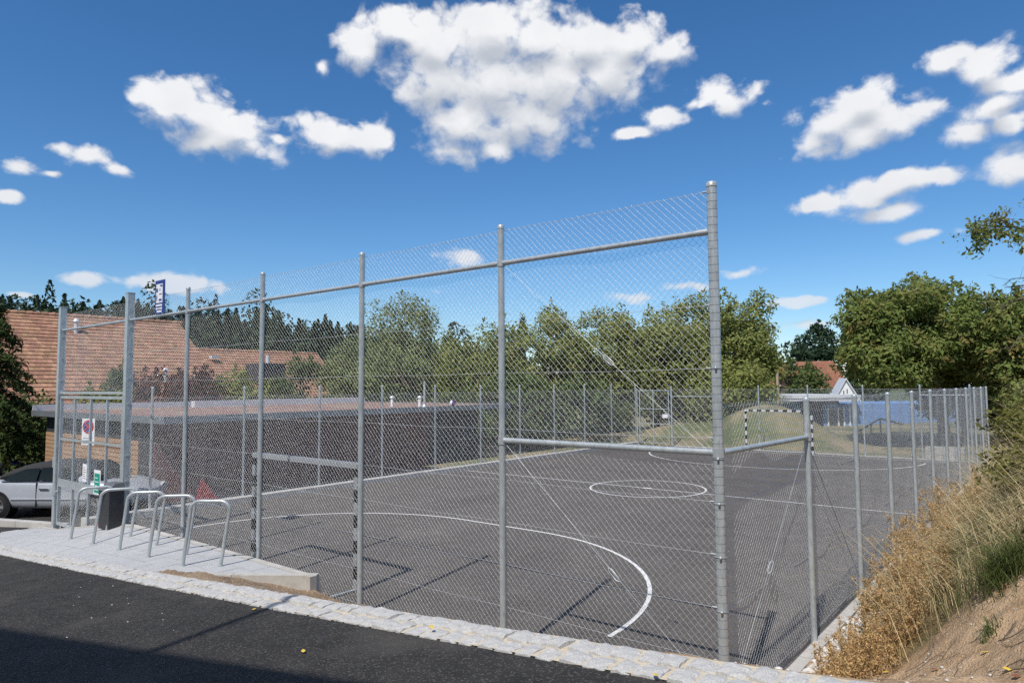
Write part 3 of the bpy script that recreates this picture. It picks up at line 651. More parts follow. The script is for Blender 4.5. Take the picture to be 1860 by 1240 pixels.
bf = low_fence('low galvanised chain-link fence behind the far goal', back_pts, ZL-.1, .05, .04)
rod('rail', (-2.0, 24.60, 2.45), (-.4, 24.60, 2.45), .02, bf); rod('rail', (-12.35, 24.60, 2.35), (-10.3, 24.60, 2.35), .02, bf)
# far gate in the back corner
bgate = thing('back_gate', 'small galvanised mesh gate at the far left corner of the court', 'gate', (-14.2, 24.62, 0))
for x in (.0, 1.84): MB().tube([(x, 0, 0), (x, 0, 2.74)], .034, 10).build('gate_post', 'galv', bgate, True)
for x in (.12, .86, 1.68): MB().box((x, -.02, .08), (x+.045, .02, 2.66)).build('upright', 'galv', bgate)
for z in (.08, 1.0, 1.72, 2.62): MB().box((.166, -.018, z), (1.679, .018, z+.04)).build('cross_bar', 'galv', bgate)
link('chain_link_panel', link_panel_mesh(1.55, 2.6), bgate, (.14, .03, .07))
MB().box((1.38, -.05, 1.32), (1.66, -.045, 1.50)).build('notice', 'paper', bgate); MB().box((1.70, -.04, 1.0), (1.78, .0, 1.18)).build('lock_case', 'galv_bright', bgate)

# ------------------------------------------------------------------ goals (steel frame with black and white bands)
def goal(y, sgn, label, loc, light):
    g = thing('handball_goal', label, 'goal', (loc, y, 0), 0, 'striped steel goals')
    W, Hh = 2.72, 1.82; s = .04; seg = .18
    for sx in (-1, 1):
        k = 0; z = 0
        while z < Hh-.08:
            z1 = min(z+seg, Hh-.08)
            MB().box((sx*W/2-s, -s, z), (sx*W/2+s, s, z1)).build('post_band', 'black' if k % 2 else light, g); z = z1; k += 1
        rod('base_bar', (sx*W/2, sgn*.04, .03), (sx*W/2, sgn*.55, .03), .016, g)
    x = -W/2-s; k = 0
    while x < W/2+s-.01:
        x1 = min(x+seg, W/2+s)
        MB().box((x, -s, Hh-.08), (x1, s, Hh)).build('crossbar_band', 'black' if (k % 2 and light == 'lightmetal') else light, g); x = x1; k += 1
    rod('base_bar', (-W/2, sgn*.55, .03), (W/2, sgn*.55, .03), .016, g)
    return g
goal(.62, -1, 'black and silver banded steel goal just behind the tall near fence', -7.0, 'goal_grey')
goal(23.9, 1, 'black and white banded goal at the far end before the mound', -7.15, 'lightmetal')

# ------------------------------------------------------------------ bicycle stands
RACK = [((-12.10, -.88), .10), ((-10.92, -.93), .19), ((-9.82, -.93), .27), ((-8.68, -.96), .335), ((-7.66, -.92), .345)]
RL = ['leftmost galvanised bicycle stand, nearest the entrance gate', 'galvanised bicycle stand second from the entrance gate, in front of the litter bin',
      'middle one of the five galvanised bicycle stands', 'galvanised bicycle stand fourth from the gate, beside the rightmost', 'rightmost galvanised bicycle stand on the terrace']
def rack_mesh(h, w, sk):
    r = .0255; c = .13; pts = [(0, 0, 0), (sk*(h-c)/h, 0, h-c)]
    for t in np.linspace(0, PI/2, 7)[1:]: pts.append((sk+c*(1-math.cos(t))-.02*math.cos(t), 0, h-c+c*math.sin(t)))
    for t in np.linspace(PI/2, 0, 7): pts.append((w+sk-c*(1-math.cos(t)), 0, h-c+c*math.sin(t)))
    pts += [(w+sk*.0, 0, 0)]
    me = MB().tube(pts, r, 12).mesh('hoop', True); me.materials.append(M['galv']); return me
rmesh = rack_mesh(.93, .56, .12)
angs = [1.12, 1.05, .85, .75, .63]
for (p, z), lb, an in zip(RACK, RL, angs):
    zz = float(zpave(p[0], p[1]))
    rk = thing('bicycle_stand', lb, 'bicycle stand', (p[0], p[1], zz-.01), an, 'bicycle stands on the terrace')
    link('hoop', rmesh, rk)
    for dx in (0, .56): MB().tube([(dx, 0, .008), (dx, 0, .02)], .045, 12).build('foot_collar', 'galv', rk)

# litter bin
bn = thing('litter_bin', 'dark grey litter bin with sloping lid beside the gate post', 'bin', (-11.97, -.25, float(zpave(-11.97, -.25))), math.radians(6)); bn.scale = (.74, .78, .88)
MB().add([(-.25, -.17, 0), (.25, -.17, 0), (.25, .17, 0), (-.25, .17, 0), (-.27, -.18, .82), (.27, -.18, .82), (.27, .18, .82), (-.27, .18, .82)], [(0,3,2,1),(4,5,6,7),(0,1,5,4),(1,2,6,5),(2,3,7,6),(3,0,4,7)]).build('body', 'bin', bn)
MB().add([(-.29, -.20, .822), (.29, -.20, .822), (.29, .20, .822), (-.29, .20, .822), (-.22, -.02, .97), (.22, -.02, .97), (.22, .20, .97), (-.22, .20, .97)], [(0,3,2,1),(4,5,6,7),(0,1,5,4),(1,2,6,5),(2,3,7,6),(3,0,4,7)]).build('lid', 'bin_lid', bn)
MB().box((-.31, -.15, .02), (-.272, -.08, .80)).build('reflective_strip', 'orange', bn)

# sign on the top rail: blue plate with white pictogram panel
sg = thing('blue_sign', 'blue and white notice plate above the top rail of the tall fence', 'sign', (-10.62, -.035, 4.30))
MB().box((-.19, -.006, 0), (.19, .006, .62)).build('plate', 'sign_blue', sg)
wp = MB().box((-.14, -.0095, .20), (.12, -.0065, .55)).build('white_panel', 'sign_white', sg)
for (x0, z0, x1, z1) in ((-.13, .40, -.07, .47), (-.12, .24, -.09, .34), (-.02, .23, .09, .27), (-.02, .35, .10, .365), (-.0, .42, .03, .46), (.02, .50, .06, .53), (.07, .49, .11, .53)):
    MB().box((x0, -.0115, z0), (x1, -.0097, z1)).build('pictogram', 'sign_blue', wp)
for (z, x0, x1) in ((.135, -.14, .11), (.075, -.14, -.06), (.075, -.03, .02), (.075, .04, .11), (.02, -.10, .10)):
    MB().box((x0, -.0095, z), (x1, -.0065, z+.035)).build('text_line', 'sign_white', sg)
# no-parking sign behind the gate
ns = thing('no_parking_sign', 'round blue and red no-parking sign on post behind the gate', 'road sign', (-17.25, 1.2, -.35), math.radians(25))
MB().tube([(0, 0, 0), (0, 0, 2.5)], .03, 10).build('pole', 'galv', ns, True)
pl = MB().box((-.20, -.04, 1.82), (.20, -.034, 2.50)).build('plate', 'sign_white', ns)
disc = lambda r, y, zc: MB().tube([(0, y, zc), (0, y-.003, zc)], r, 28)
disc(.175, -.042, 2.29).build('red_ring', 'sign_red', pl); disc(.135, -.0465, 2.29).build('blue_disc', 'sign_blue', pl)
for sgn in (1, -1):
    d = np.array([.7, 0, .7*sgn]); w = np.array([.7, 0, -.7*sgn])*.018; c = np.array([0, -.051-.001*sgn, 2.29])
    MB().prism([c-d*.13-w, c+d*.13-w, c+d*.13+w, c-d*.13+w], (0, -.0015, 0)).build('cross_bar', 'sign_red', pl)
for k in range(3): MB().box((-.15, -.0425, 1.87+k*.06), (.15-(k % 2)*.05, -.041, 1.885+k*.06)).build('text_line', 'ink', pl)

# ------------------------------------------------------------------ cars
def car(label, loc, rz, paint, top, side):
    c = thing('parked_car', label, 'car', loc, rz)
    st = [(-2.28, .50, .72, .74, .70), (-2.18, .30, .86, .92, .82), (-1.75, .24, .90, .98, .88), (-1.2, .22, .92, .98, .90), (-.4, .21, .92, .95, .90), (.5, .21, .92, .95, .90), (1.15, .22, .92, .94, .88), (1.75, .26, .88, .86, .82), (2.1, .32, .78, .74, .72), (2.28, .42, .58, .62, .5)]
    V, F_ = [], []; n = 14
    for (x, zb, w, zt, wt) in st:
        half = [(w*.80, zb), (w*.95, zb+.08), (w, zb+.30), (w*.99, zb+.45), (wt, zt-.06), (wt*.93, zt), (wt*.5, zt+.03)]
        V += [(x, y, z) for (y, z) in half] + [(x, -y, z) for (y, z) in reversed(half)]
    for i in range(len(st)-1):
        for j in range(n): F_.append((i*n+j, i*n+(j+1) % n, (i+1)*n+(j+1) % n, (i+1)*n+j))
    F_ += [tuple(range(n-1, -1, -1)), tuple((len(st)-1)*n+j for j in range(n))]
    bo = MB().add(V, F_).build('body', paint, c, True)
    sm = bo.modifiers.new('subsurf', 'SUBSURF'); sm.levels = 2; sm.render_levels = 2
    # roof: soft top or hard top
    rs = [(-1.62, .93, .86, .95, .80), (-1.15, .94, .86, 1.27, .68), (-.55, .94, .86, 1.40, .64), (.10, .94, .86, 1.41, .63), (.55, .94, .86, 1.34, .64), (1.18, .93, .84, .98, .76)]
    V, F_ = [], []; n = 8
    for (x, z0, w0, z1, w1) in rs:
        half = [(w0, z0), (w1+.05, z0+(z1-z0)*.8), (w1-.04, z1-.01), (w1*.45, z1+.02)]
        V += [(x, y, z) for (y, z) in half] + [(x, -y, z) for (y, z) in reversed(half)]
    for i in range(len(rs)-1):
        for j in range(n): F_.append((i*n+j, i*n+(j+1) % n, (i+1)*n+(j+1) % n, (i+1)*n+j))
    F_ += [tuple(range(n-1, -1, -1)), tuple((len(rs)-1)*n+j for j in range(n))]
    ro = MB().add(V, F_).build('roof', top, c, True); sm = ro.modifiers.new('subsurf', 'SUBSURF'); sm.levels = 1; sm.render_levels = 1
    for s in (-1, 1):                           # side windows, mirror, door seams, wheels
        def q(x, z): return (x, s*(.875-(z-.93)*.42), z)
        for poly in ([(-1.22, .965), (-.34, .965), (-.34, 1.27), (-.70, 1.25), (-1.02, 1.12)], [(-.29, .965), (.82, .965), (.52, 1.24), (.1, 1.30), (-.29, 1.28)]):
            P3 = np.array([q(x, z) for x, z in poly]); P3[:, 1] += s*.004
            MB().prism(P3, (0, s*.012, 0)).build('side_window', 'glass', c)
        MB().box((-1.25, s*.885-.008, .935), (.95, s*.885+.008, .957)).build('window_trim', 'chrome', c)
        hd = MB().box((-.22, s*.925-.012, .74), (.02, s*.925+.016, .775)).build('door_handle', 'chrome', c)
        MB().box((-.315, s*.905-.02, .30), (-.305, s*.905+.0195, .93)).build('door_seam', 'black', c)
        MB().box((-.98, s*.915-.02, .50), (.98, s*.915+.008, .515)).build('rub_strip', paint, c)
        for x in (-1.36, 1.36):
            MB().tube([(x, s*.60, .33), (x, s*.912, .33)], .385, 24).build('wheel_arch', 'black', c)
            wh = MB().tube([(x, s*.70, .315), (x, s*.905, .315), (x, s*.925, .315)], [.315, .315, .28], 28).build('wheel', 'rubber', c, False)
            rim = MB().tube([(x, s*.90, .315), (x, s*.927, .315)], .215, 24)
            rim.build('rim', 'bin', wh)
            sp = MB()
            for k in range(7):
                a = 2*PI*k/7; d = np.array([math.cos(a), 0, math.sin(a)]); e = np.array([-math.sin(a), 0, math.cos(a)])
                p0 = np.array([x, s*.928, .315]); sp.prism([p0+d*.03-e*.03, p0+d*.21-e*.045, p0+d*.21+e*.045, p0+d*.03+e*.03], (0, s*.012, 0))
            sp.tube([(x+.222*math.cos(t), s*.932, .315+.222*math.sin(t)) for t in np.linspace(0, 2*PI, 25)], .014, 5, False)
            sp.build('spokes', 'chrome', wh)
        MB().tube([(.95, s*.88, .98), (.93, s*1.02, 1.03)], [.05, .085], 10).build('mirror', paint, c, True)
        MB().box((2.08, s*.62-.14, .60), (2.2, s*.62+.10, .72)).build('headlight', 'lightmetal', c)
    P3 = [(1.20, -.70, .985), (1.20, .70, .985), (.60, .58, 1.335), (.60, -.58, 1.335)]
    MB().prism(P3, (.03, 0, .03)).build('windscreen', 'glass', c)
    return c
car_dir = math.atan2(.60, .80)
car('silver convertible car with black soft top parked beside the gate', (-18.45, 1.25, -.385), car_dir, 'silver', 'softtop', 0)
_bp = at(-85, 850, 24.5)
car('blue car parked behind the silver convertible', (_bp[0], _bp[1], -.42), car_dir+.05, 'blue_car', 'blue_car', 0)
# kerb in front of the parked cars
kb = MB()
k0, k1 = np.array([-25.0, -3.6]), np.array([-15.75, .15])
kerb_run(tuple(k0), tuple(k1), .22, -.6, -.20, 7, 'parking_kerb')

# ------------------------------------------------------------------ long low shed beside the court
shed = thing('shed', 'long low flat-roofed shed with dark maroon wall beside the court', 'shed')
SX0, SX1, SY0, SY1, SZ = -27.0, -16.5, 2.76, 17.4, 2.12
def sbox(name, a, b, m): return MB().box(a, b).build(name, m, shed)
rf_ = sbox('roof', (SX0, SY0, SZ-.15), (SX1, SY1, SZ), 'roof_gravel')
for nm, a, b in (('fascia', (SX1, SY0-.03, SZ-.17), (SX1+.05, SY1+.03, SZ+.03)), ('fascia', (SX0, SY0-.05, SZ-.17), (SX1+.051, SY0-.0, SZ+.03)), ('fascia', (SX0, SY1, SZ-.24), (SX1, SY1+.05, SZ+.03)), ('parapet', (SX0-.1, SY0, SZ-.2), (SX0, SY1, SZ+.22))):
    MB().box(a, b).build(nm, 'lightmetal' if nm == 'parapet' else 'fascia', rf_)
sbox('upper_deck', (SX0+1.2, 8.0, SZ), (SX0+1.5, SY1-.6, SZ+.26), 'lightmetal')
sbox('back_wall', (SX0+.4, SY0+1.0, -.5), (SX0+.6, SY1-.4, SZ-.2), 'shed_dark')
WX = -17.9
y = SY0+.35; k = 0
while y < SY1-.6:                               # side facing the court: wide panels, some open bays
    y1 = min(y+1.55, SY1-.5)
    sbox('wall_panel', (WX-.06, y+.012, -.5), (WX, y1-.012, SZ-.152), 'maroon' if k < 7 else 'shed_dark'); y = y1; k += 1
for k in range(13):                             # front end: larch boards
    z = -.42+k*.14
    sbox('wall_board', (SX0+.62, SY0+.25, z), (WX-.8, SY0+.29, z+.122), 'wood')
sbox('upper_band', (SX0+.62, SY0+.27, -.42+13*.14), (WX-.07, SY0+.32, SZ-.2), 'shed_dark')
sbox('door', (WX-.78, SY0+.26, -.5), (WX-.08, SY0+.30, 1.39), 'shed_dark')
sbox('end_wall', (SX0+.62, SY1-.5, -.5), (WX-.07, SY1-.45, SZ-.2), 'shed_dark')
for (x, y, h) in ((-18.4, 12.4, .34), (-17.35, 12.9, .34)):
    v = MB().tube([(x, y, SZ-.02), (x, y, SZ+h)], .055, 10).build('vent_pipe', 'white', rf_, True); MB().tube([(x, y, SZ+h), (x, y, SZ+h+.05), (x, y, SZ+h+.09)], [.09, .09, .04], 10).build('cowl', 'lightmetal', v, True)
MB().tube([(-17.15, 12.97, SZ-.02), (-17.15, 12.97, SZ+.98)], .045, 10).tube([(-17.15, 12.97, SZ-.01), (-17.15, 12.97, SZ+.10)], [.12, .06], 10).build('flue', 'galv', rf_, True)
# ball left on the shed roof: red, white and blue sectors
bl = thing('play_ball', 'small red, white and blue ball lying on the shed roof', 'ball', (-17.2, 14.6, SZ+.11))
for k in range(6):
    V, F_ = [], []
    for i in range(7):
        ph = -PI/2+PI*i/6
        for j in range(4):
            th = 2*PI*(k+j/3)/6; V.append((.12*math.cos(ph)*math.cos(th), .12*math.cos(ph)*math.sin(th), .12*math.sin(ph)))
    for i in range(6):
        for j in range(3): F_.append((i*4+j, i*4+j+1, i*4+5+j, i*4+4+j))
    MB().add(V, F_).build('panel', ('sign_red', 'sign_white', 'sign_blue')[k % 3], bl, True)
# red folded warning triangle stand by the shed wall
wt = thing('warning_cone', 'red triangular warning stand beside the shed behind the fence', 'warning stand', (-16.55, 4.0, -.33))
MB().add([(-.02, -.34, .02), (.10, .34, .02), (-.1, .34, .02), (0, -.18, .75), (.03, -.34, .02)], [(0, 4, 3), (4, 1, 3), (1, 2, 3), (2, 0, 3), (0, 2, 1, 4)]).build('panel', 'red', wt)
MB().box((-.18, -.40, 0), (.18, .40, .04)).build('base', 'rubber', wt)

# ------------------------------------------------------------------ houses
def tiled_roof(parent, e0, e1, r0, r1, mname, course=.34, tw=.24, name='roof_tiles'):
    """tiles as real overlapping pieces on the plane eave e0-e1 / ridge r0-r1"""
    e0, e1, r0, r1 = (np.array(p, float) for p in (e0, e1, r0, r1))
    nc = max(2, int(np.linalg.norm(r0-e0)/course)); V, Fq = [], []; base = 0
    nrm = np.cross(e1-e0, r0-e0); nrm = nrm/np.linalg.norm(nrm)
    if nrm[2] < 0: nrm = -nrm
    for i in range(nc):
        a0, a1 = e0+(r0-e0)*i/nc, e1+(r1-e1)*i/nc; b0, b1 = e0+(r0-e0)*(i+1.12)/nc, e1+(r1-e1)*(i+1.12)/nc
        n = max(1, int(np.linalg.norm(a1-a0)/tw)); off = (i % 2)*.5
        ts = np.clip((np.arange(n+2)-off)/n, 0, 1)
        for t0, t1 in zip(ts[:-1], ts[1:]):
            if t1-t0 < .2/n: continue
            g = (t1-t0)*.03; lift = nrm*(.055+random.uniform(-.008, .008)); low = nrm*.012
            p = [a0+(a1-a0)*(t0+g), a0+(a1-a0)*(t1-g), b0+(b1-b0)*(t1-g), b0+(b1-b0)*(t0+g)]
            V += [p[0]+lift, p[1]+lift, p[2]+low, p[3]+low, p[0]-nrm*.02, p[1]-nrm*.02]
            Fq += [(base, base+1, base+2, base+3), (base+4, base+5, base+1, base), (base+4, base, base+3, base+3), (base+1, base+5, base+2, base+2)]; base += 6
    me = bpy.data.meshes.new(name); F3 = [f if len(set(f)) == 4 else tuple(dict.fromkeys(f)) for f in Fq]
    me.from_pydata([tuple(v) for v in V], [], F3); me.update(); me.materials.append(M[mname])
    return link(name, me, parent, kind='stuff')
def house(name, label, X0, Y0, Y1, zr, ze, half, wall_z0, mname, hip=(0, 0), wallm='render_wall', course=.34, tw=.24):
    h = thing(name, label, 'house')
    # ridge along Y at X0, slope towards +X (eave at X0+half) and -X
    MB().box((X0-half+.5, Y0+.5+hip[0]*.6, wall_z0), (X0+half-.5, Y1-.5-hip[1]*.6, ze+.05)).build('wall', wallm, h)
    for y in ((Y0+.5, Y1-.5)): MB().prism([(X0-half+.5, y-.1, ze), (X0+half-.5, y-.1, ze), (X0, y-.1, zr-.5)], (0, .2, 0)).build('gable', wallm, h)
    r = MB().add([(X0+half, Y0, ze), (X0+half, Y1, ze), (X0, Y1-hip[1], zr), (X0, Y0+hip[0], zr), (X0-half, Y0, ze), (X0-half, Y1, ze)], [(0, 1, 2, 3), (3, 2, 5, 4), (0, 3, 4), (1, 5, 2)]).build('roof', 'tile_far', h)
    u = np.array([0, 0, .03])
    for s in (1, -1):
        o = tiled_roof(r, np.array((X0+s*half, Y0, ze))+u, np.array((X0+s*half, Y1, ze))+u, np.array((X0, Y0+hip[0], zr))+u, np.array((X0, Y1-hip[1], zr))+u, mname, course, tw)
    rd = MB()
    yy = Y0+hip[0]
    while yy < Y1-hip[1]-.2:
        rd.tube([(X0, yy, zr+.02), (X0, yy+.38, zr+.05)], [.12, .145], 8); yy += .36
    rd.build('ridge_tiles', mname, r, True, kind='stuff')
    return h, r
h1, r1 = house('tiled_house', 'big house with steep orange clay-tile roof behind the shed', -42.0, 4.0, 15.0, 7.05, .7, 8.6, -.6, 'tile')
def on_roof(Y, t): return np.array([-42+8.6*t, Y, 7.05+(.7-7.05)*t])
for (Y, t, hgt) in ((8.6, .17, .7), (11.9, .60, .65), (13.6, .62, .45)):
    p = on_roof(Y, t); v = MB().tube([p, p+np.array([0, 0, hgt])], .11, 10).build('vent_pipe', 'lightmetal', r1, True); MB().tube([p+np.array([0, 0, hgt]), p+np.array([0, 0, hgt+.14])], [.19, .12], 10).build('cowl', 'lightmetal', v, True)
p0 = on_roof(9.3, .52); p1 = on_roof(9.3, .64); dz = np.array([0, 0, .12])
sk = MB().prism([p0+dz, p1+dz, p1+dz+np.array([0, 1.0, 0]), p0+dz+np.array([0, 1.0, 0])], (.03, 0, .06)).build('skylight', 'glass', r1)
h2, r2 = house('tiled_house', 'lower orange-tiled house with dark dormer between the shrubs', -45.0, 15.6, 27.6, 5.55, .9, 6.6, -.6, 'tile')
d = MB().box((-42.6, 20.0, 3.3), (-40.6, 21.9, 4.6)).build('dormer', 'shed_dark', r2); MB().tube([(-41.6, 21.1, 4.58), (-41.6, 21.1, 5.2)], .14, 10).build('flue', 'lightmetal', d, True)
MB().box((-43.9, 18.0, 4.95), (-43.5, 18.5, 5.15)).build('vent', 'lightmetal', r2)
# far house on the right with brown roof and white gable
q0 = at(1470, 700, 85)
h3 = thing('brown_roofed_house', 'distant house with plain brown roof and two metal flues', 'house', (q0[0], q0[1], 0), math.atan2(_R[1], _R[0]))
MB().box((-5.0, 1.2, -.5), (4.8, 8, 2.6)).build('wall', 'render_wall', h3)
rr = MB().add([(-5.4, 0, 2.2), (5.2, 0, 2.2), (5.2, 4.6, 5.75), (-5.4, 4.6, 5.55), (-5.4, 9, 2.2), (5.2, 9, 2.2)], [(0, 1, 2, 3), (3, 2, 5, 4), (0, 3, 4), (1, 5, 2)]).build('roof', 'tile_far', h3)
tiled_roof(rr, (-5.4, -.05, 2.25), (5.2, -.05, 2.25), (-5.4, 4.55, 5.63), (5.2, 4.55, 5.83), 'tile_far', .4, .35)
for x in (-.95, -.55): MB().tube([(x, 3.5+x, 4.7), (x, 3.5+x, 6.4+x*.2)], .16, 10).build('flue', 'lightmetal', rr, True)
gq = at(1522, 700, 66)
gq = gq+np.array([.6, .5, 0])
h4 = thing('white_gabled_house', 'white wooden gable end with tall windows half hidden by the cherry tree', 'house', (gq[0], gq[1], 0), math.atan2(_R[1], _R[0])-.25); h4.scale = (.72, .8, .78)
MB().prism([(-1.5, 0, -.5), (1.5, 0, -.5), (1.5, 0, 2.0), (.25, 0, 4.0), (-.2, 0, 4.0), (-1.5, 0, 2.0)], (0, 3.5, 0)).build('wall', 'white', h4)
for s in (-1, 1): MB().prism([(s*1.8, -.25, 1.55), (s*1.65, -.25, 1.45), (0, -.25, 4.2), (0, -.25, 4.4)], (0, 4, 0)).build('roof', 'lightmetal', h4)
for (x, z) in ((-.30, 2.3), (.12, 2.5), (-.4, .6), (.4, .6)): 
    w = MB().box((x-.06, -.03, z), (x+.06, .0, z+.55)).build('window', 'glass', h4)
# blue pavilion with flat roof
bq = at(1500, 760, 45)
bp = thing('blue_pavilion', 'flat-roofed pavilion with blue walls and white window frames beyond the mound', 'building', (bq[0], bq[1], -.2), math.atan2(_R[1], _R[0])+.08)
MB().box((-2.4, .6, 0), (1.3, 6, 1.95)).build('wall', 'shed_dark', bp); MB().box((.1, .45, 0), (10.5, 6.5, 1.75)).build('wall', 'blue_wall', bp); MB().box((-2.45, .5, 0), (-1.5, 3, 1.9)).build('wall', 'blue_wall', bp)
MB().box((-2.7, -.5, 1.98), (2.1, 6.6, 2.10)).build('roof', 'lightmetal', bp); MB().box((-2.4, -.3, 2.16), (2.3, 6.6, 2.36)).build('roof', 'lightmetal', bp); MB().box((-2.0, .2, 2.10), (1.9, 6.4, 2.16)).build('roof_gap', 'shed_dark', bp)
for x in (.35, 1.05, 1.45, 1.85):
    f_ = MB().box((x, .38, .15), (x+.10, .447, 1.55)).build('window_frame', 'white', bp)
MB().box((.46, .42, .2), (1.04, .446, 1.45)).build('pane', 'glass', bp); MB().box((1.16, .42, .2), (1.44, .446, 1.45)).build('pane', 'glass', bp)
# wooden play frame with green swing seat
wq = at(1400, 740, 38)
sw = thing('garden_swing', 'weathered timber post swing with green seat beyond the back fence', 'swing', (wq[0], wq[1], float(zlawn(wq[0], wq[1]))-.1), math.atan2(_R[1], _R[0]))
for x in (-.42, .42):
    MB().tube([(x, 0, 0), (x*.98, 0, 3.0+.55*(x > 0))], .085, 10).build('post', 'timber', sw, True)
MB().tube([(-.6, 0, 2.75), (.6, 0, 2.8)], .06, 8).build('beam', 'timber', sw, True); MB().tube([(-.5, 0, .9), (.6, 0, .88)], .045, 8).build('beam', 'timber', sw, True)
for x in (-.15, .2): MB().tube([(x, 0, 2.76), (x+.05, 0, 1.35)], .022, 6).build('swing_rope', 'green_rope', sw, True)
MB().box((-.2, -.12, 1.30), (.30, .12, 1.36)).build('swing_seat', 'green_rope', sw)
# low timber rail and concrete bench behind the fence
tq = at(1600, 790, 38); uq = at(1555, 812, 34)
tr_ = thing('timber_rail', 'low timber handrail in front of the blue wall', 'railing')
MB().tube([(uq[0], uq[1], .45), (tq[0], tq[1], .95), tuple(at(1640, 770, 39))], .05, 8).build('rail', 'timber', tr_, True)
for f_ in (.2, .6, 1.0):
    p = uq+(tq-uq)*f_; MB().tube([(p[0], p[1], -.1), (p[0], p[1], .45+.5*f_)], .045, 8).build('post', 'timber', tr_, True)
cbq = at(1712, 829, 27)
MB().box((cbq[0]-.55, cbq[1]-.2, -.1), (cbq[0]+.75, cbq[1]+.25, .38)).build('concrete_block', 'concrete', label='low pale concrete block behind the right end of the back fence', cat='block')
# building behind the photographer whose eaves shade the road, with a flagpole leaning out over it
bb = thing('roadside_building', 'tall building behind the viewer whose eaves shade the road', 'building')
bb.location = (.11, -9.54, 0); bb.rotation_euler = (0, 0, math.radians(13.2))
MB().box((-26, -14, -1), (18, -1.2, 10.1)).build('wall', 'render_wall', bb)
MB().box((-27, -15, 10.1), (18.5, 0, 10.5)).build('roof', 'tile_far', bb)
bloc = lambda x, y: ((x-.11)*math.cos(math.radians(13.2))+(y+9.54)*math.sin(math.radians(13.2)), -(x-.11)*math.sin(math.radians(13.2))+(y+9.54)*math.cos(math.radians(13.2)))
MB().tube([(*bloc(-1.98, -10.4), 10.52), (*bloc(-2.46, -8.45), 10.52)], .05, 8).build('flagpole', 'galv', bb, True)

# ------------------------------------------------------------------ trees
def leaf_quads(P, Nrm, size, r, elong=1.7, droop=.0):
    """diamond leaves at P, facing about Nrm"""
    n = len(P); a = Nrm+r.normal(0, .55, (n, 3)); a /= np.linalg.norm(a, axis=1)[:, None]+1e-9
    t = np.cross(a, r.normal(0, 1, (n, 3))); t /= np.linalg.norm(t, axis=1)[:, None]+1e-9
    t[:, 2] -= droop; t /= np.linalg.norm(t, axis=1)[:, None]+1e-9
    b = np.cross(a, t); s = size*r.uniform(.6, 1.35, (n, 1))
    V = np.empty((n, 4, 3)); V[:, 0] = P-t*s*elong*.5; V[:, 1] = P+b*s*.42; V[:, 2] = P+t*s*elong*.5; V[:, 3] = P-b*s*.42
    return V.reshape(-1, 3)
def crown_points(r, c, rad, nclump, nleaf, csize, flat=1.0, shell=.55, spikes=0):
    """leaf positions in clumps spread through an uneven ellipsoid"""
    c = np.array(c, float); rad = np.array(rad, float)
    d = r.normal(0, 1, (nclump, 3)); d /= np.linalg.norm(d, axis=1)[:, None]
    bumps = r.normal(0, 1, (7, 3)); bumps /= np.linalg.norm(bumps, axis=1)[:, None]
    f = 1+.16*np.sum(np.maximum(d@bumps.T-.55, 0)*r.uniform(-1.2, 1.6, 7), axis=1)*2
    rr_ = (shell+(1-shell)*r.random(nclump))**.7*f
    C = c+d*rr_[:, None]*rad
    cs = csize*r.uniform(.6, 1.35, nclump)
    per = np.maximum(6, (nleaf*cs**2/np.sum(cs**2)).astype(int)); idx = np.repeat(np.arange(nclump), per)
    e = r.normal(0, 1, (len(idx), 3)); e /= np.linalg.norm(e, axis=1)[:, None]
    q = (.45+.55*r.random(len(idx)))**.6
    P = C[idx]+e*q[:, None]*cs[idx][:, None]*np.array([1, 1, .72*flat])
    N_ = e*.7+np.array([0, 0, .55])+d[idx]*.3
    if spikes:                                  # leading shoots that break the outline
        top = np.argsort(-C[:, 2])[:spikes]
        for k in top:
            m = 40; h = csize*r.uniform(.8, 1.5); t = r.random(m)**1.3
            S = C[k]+np.stack([r.normal(0, .26*csize, m)*(1.25-t), r.normal(0, .26*csize, m)*(1.25-t), t*h], 1); P = np.vstack([P, S]); N_ = np.vstack([N_, r.normal(0, 1, (m, 3))])
    return P, N_, C
def tree(name, label, seed, base, crown_c, rad, nclump, nleaf, csize, lsize, m, trunk_r=.16, cat='tree', group=None, spikes=8, elong=1.7, flat=1.0, shell=.5, extra=()):
    r = np.random.default_rng(seed); t = thing(name, label, cat, tuple(base), 0, group); b0 = np.array(base, float)
    P, N_, C = crown_points(r, crown_c, rad, nclump, nleaf, csize, flat, shell, spikes)
    for (c2, rad2, ncl2, nl2) in extra:
        P2, N2, C2 = crown_points(r, c2, rad2, ncl2, nl2, csize, flat, shell, spikes//2); P = np.vstack([P, P2]); N_ = np.vstack([N_, N2]); C = np.vstack([C, C2])
    link('crown', quadmesh('crown', leaf_quads(P, N_, lsize, r, elong, .25)-b0, m), t)
    b = MB(); cc = np.array(crown_c, float); top = cc+np.array([0, 0, rad[2]*.3])
    mid = (b0+top)/2+r.normal(0, .12, 3)*np.array([1, 1, 0])
    b.tube([b0-b0-np.array([0, 0, .2]), (mid-b0), (top-b0)], [trunk_r*1.25, trunk_r*.8, trunk_r*.2], 10)
    sel = r.choice(len(C), min(26, len(C)), replace=False)
    for k in sel:
        s0 = mid+(top-mid)*r.uniform(-.35, .75); e = C[k]; mm = (s0+e)/2+r.normal(0, .1, 3)+np.array([0, 0, .15])
        b.tube([s0-b0, mm-b0, e-b0], [trunk_r*.38, trunk_r*.2, trunk_r*.06], 6)
    b.build('trunk', 'bark', t, True)
    return t
G1 = 'broadleaf trees in the row behind the court'
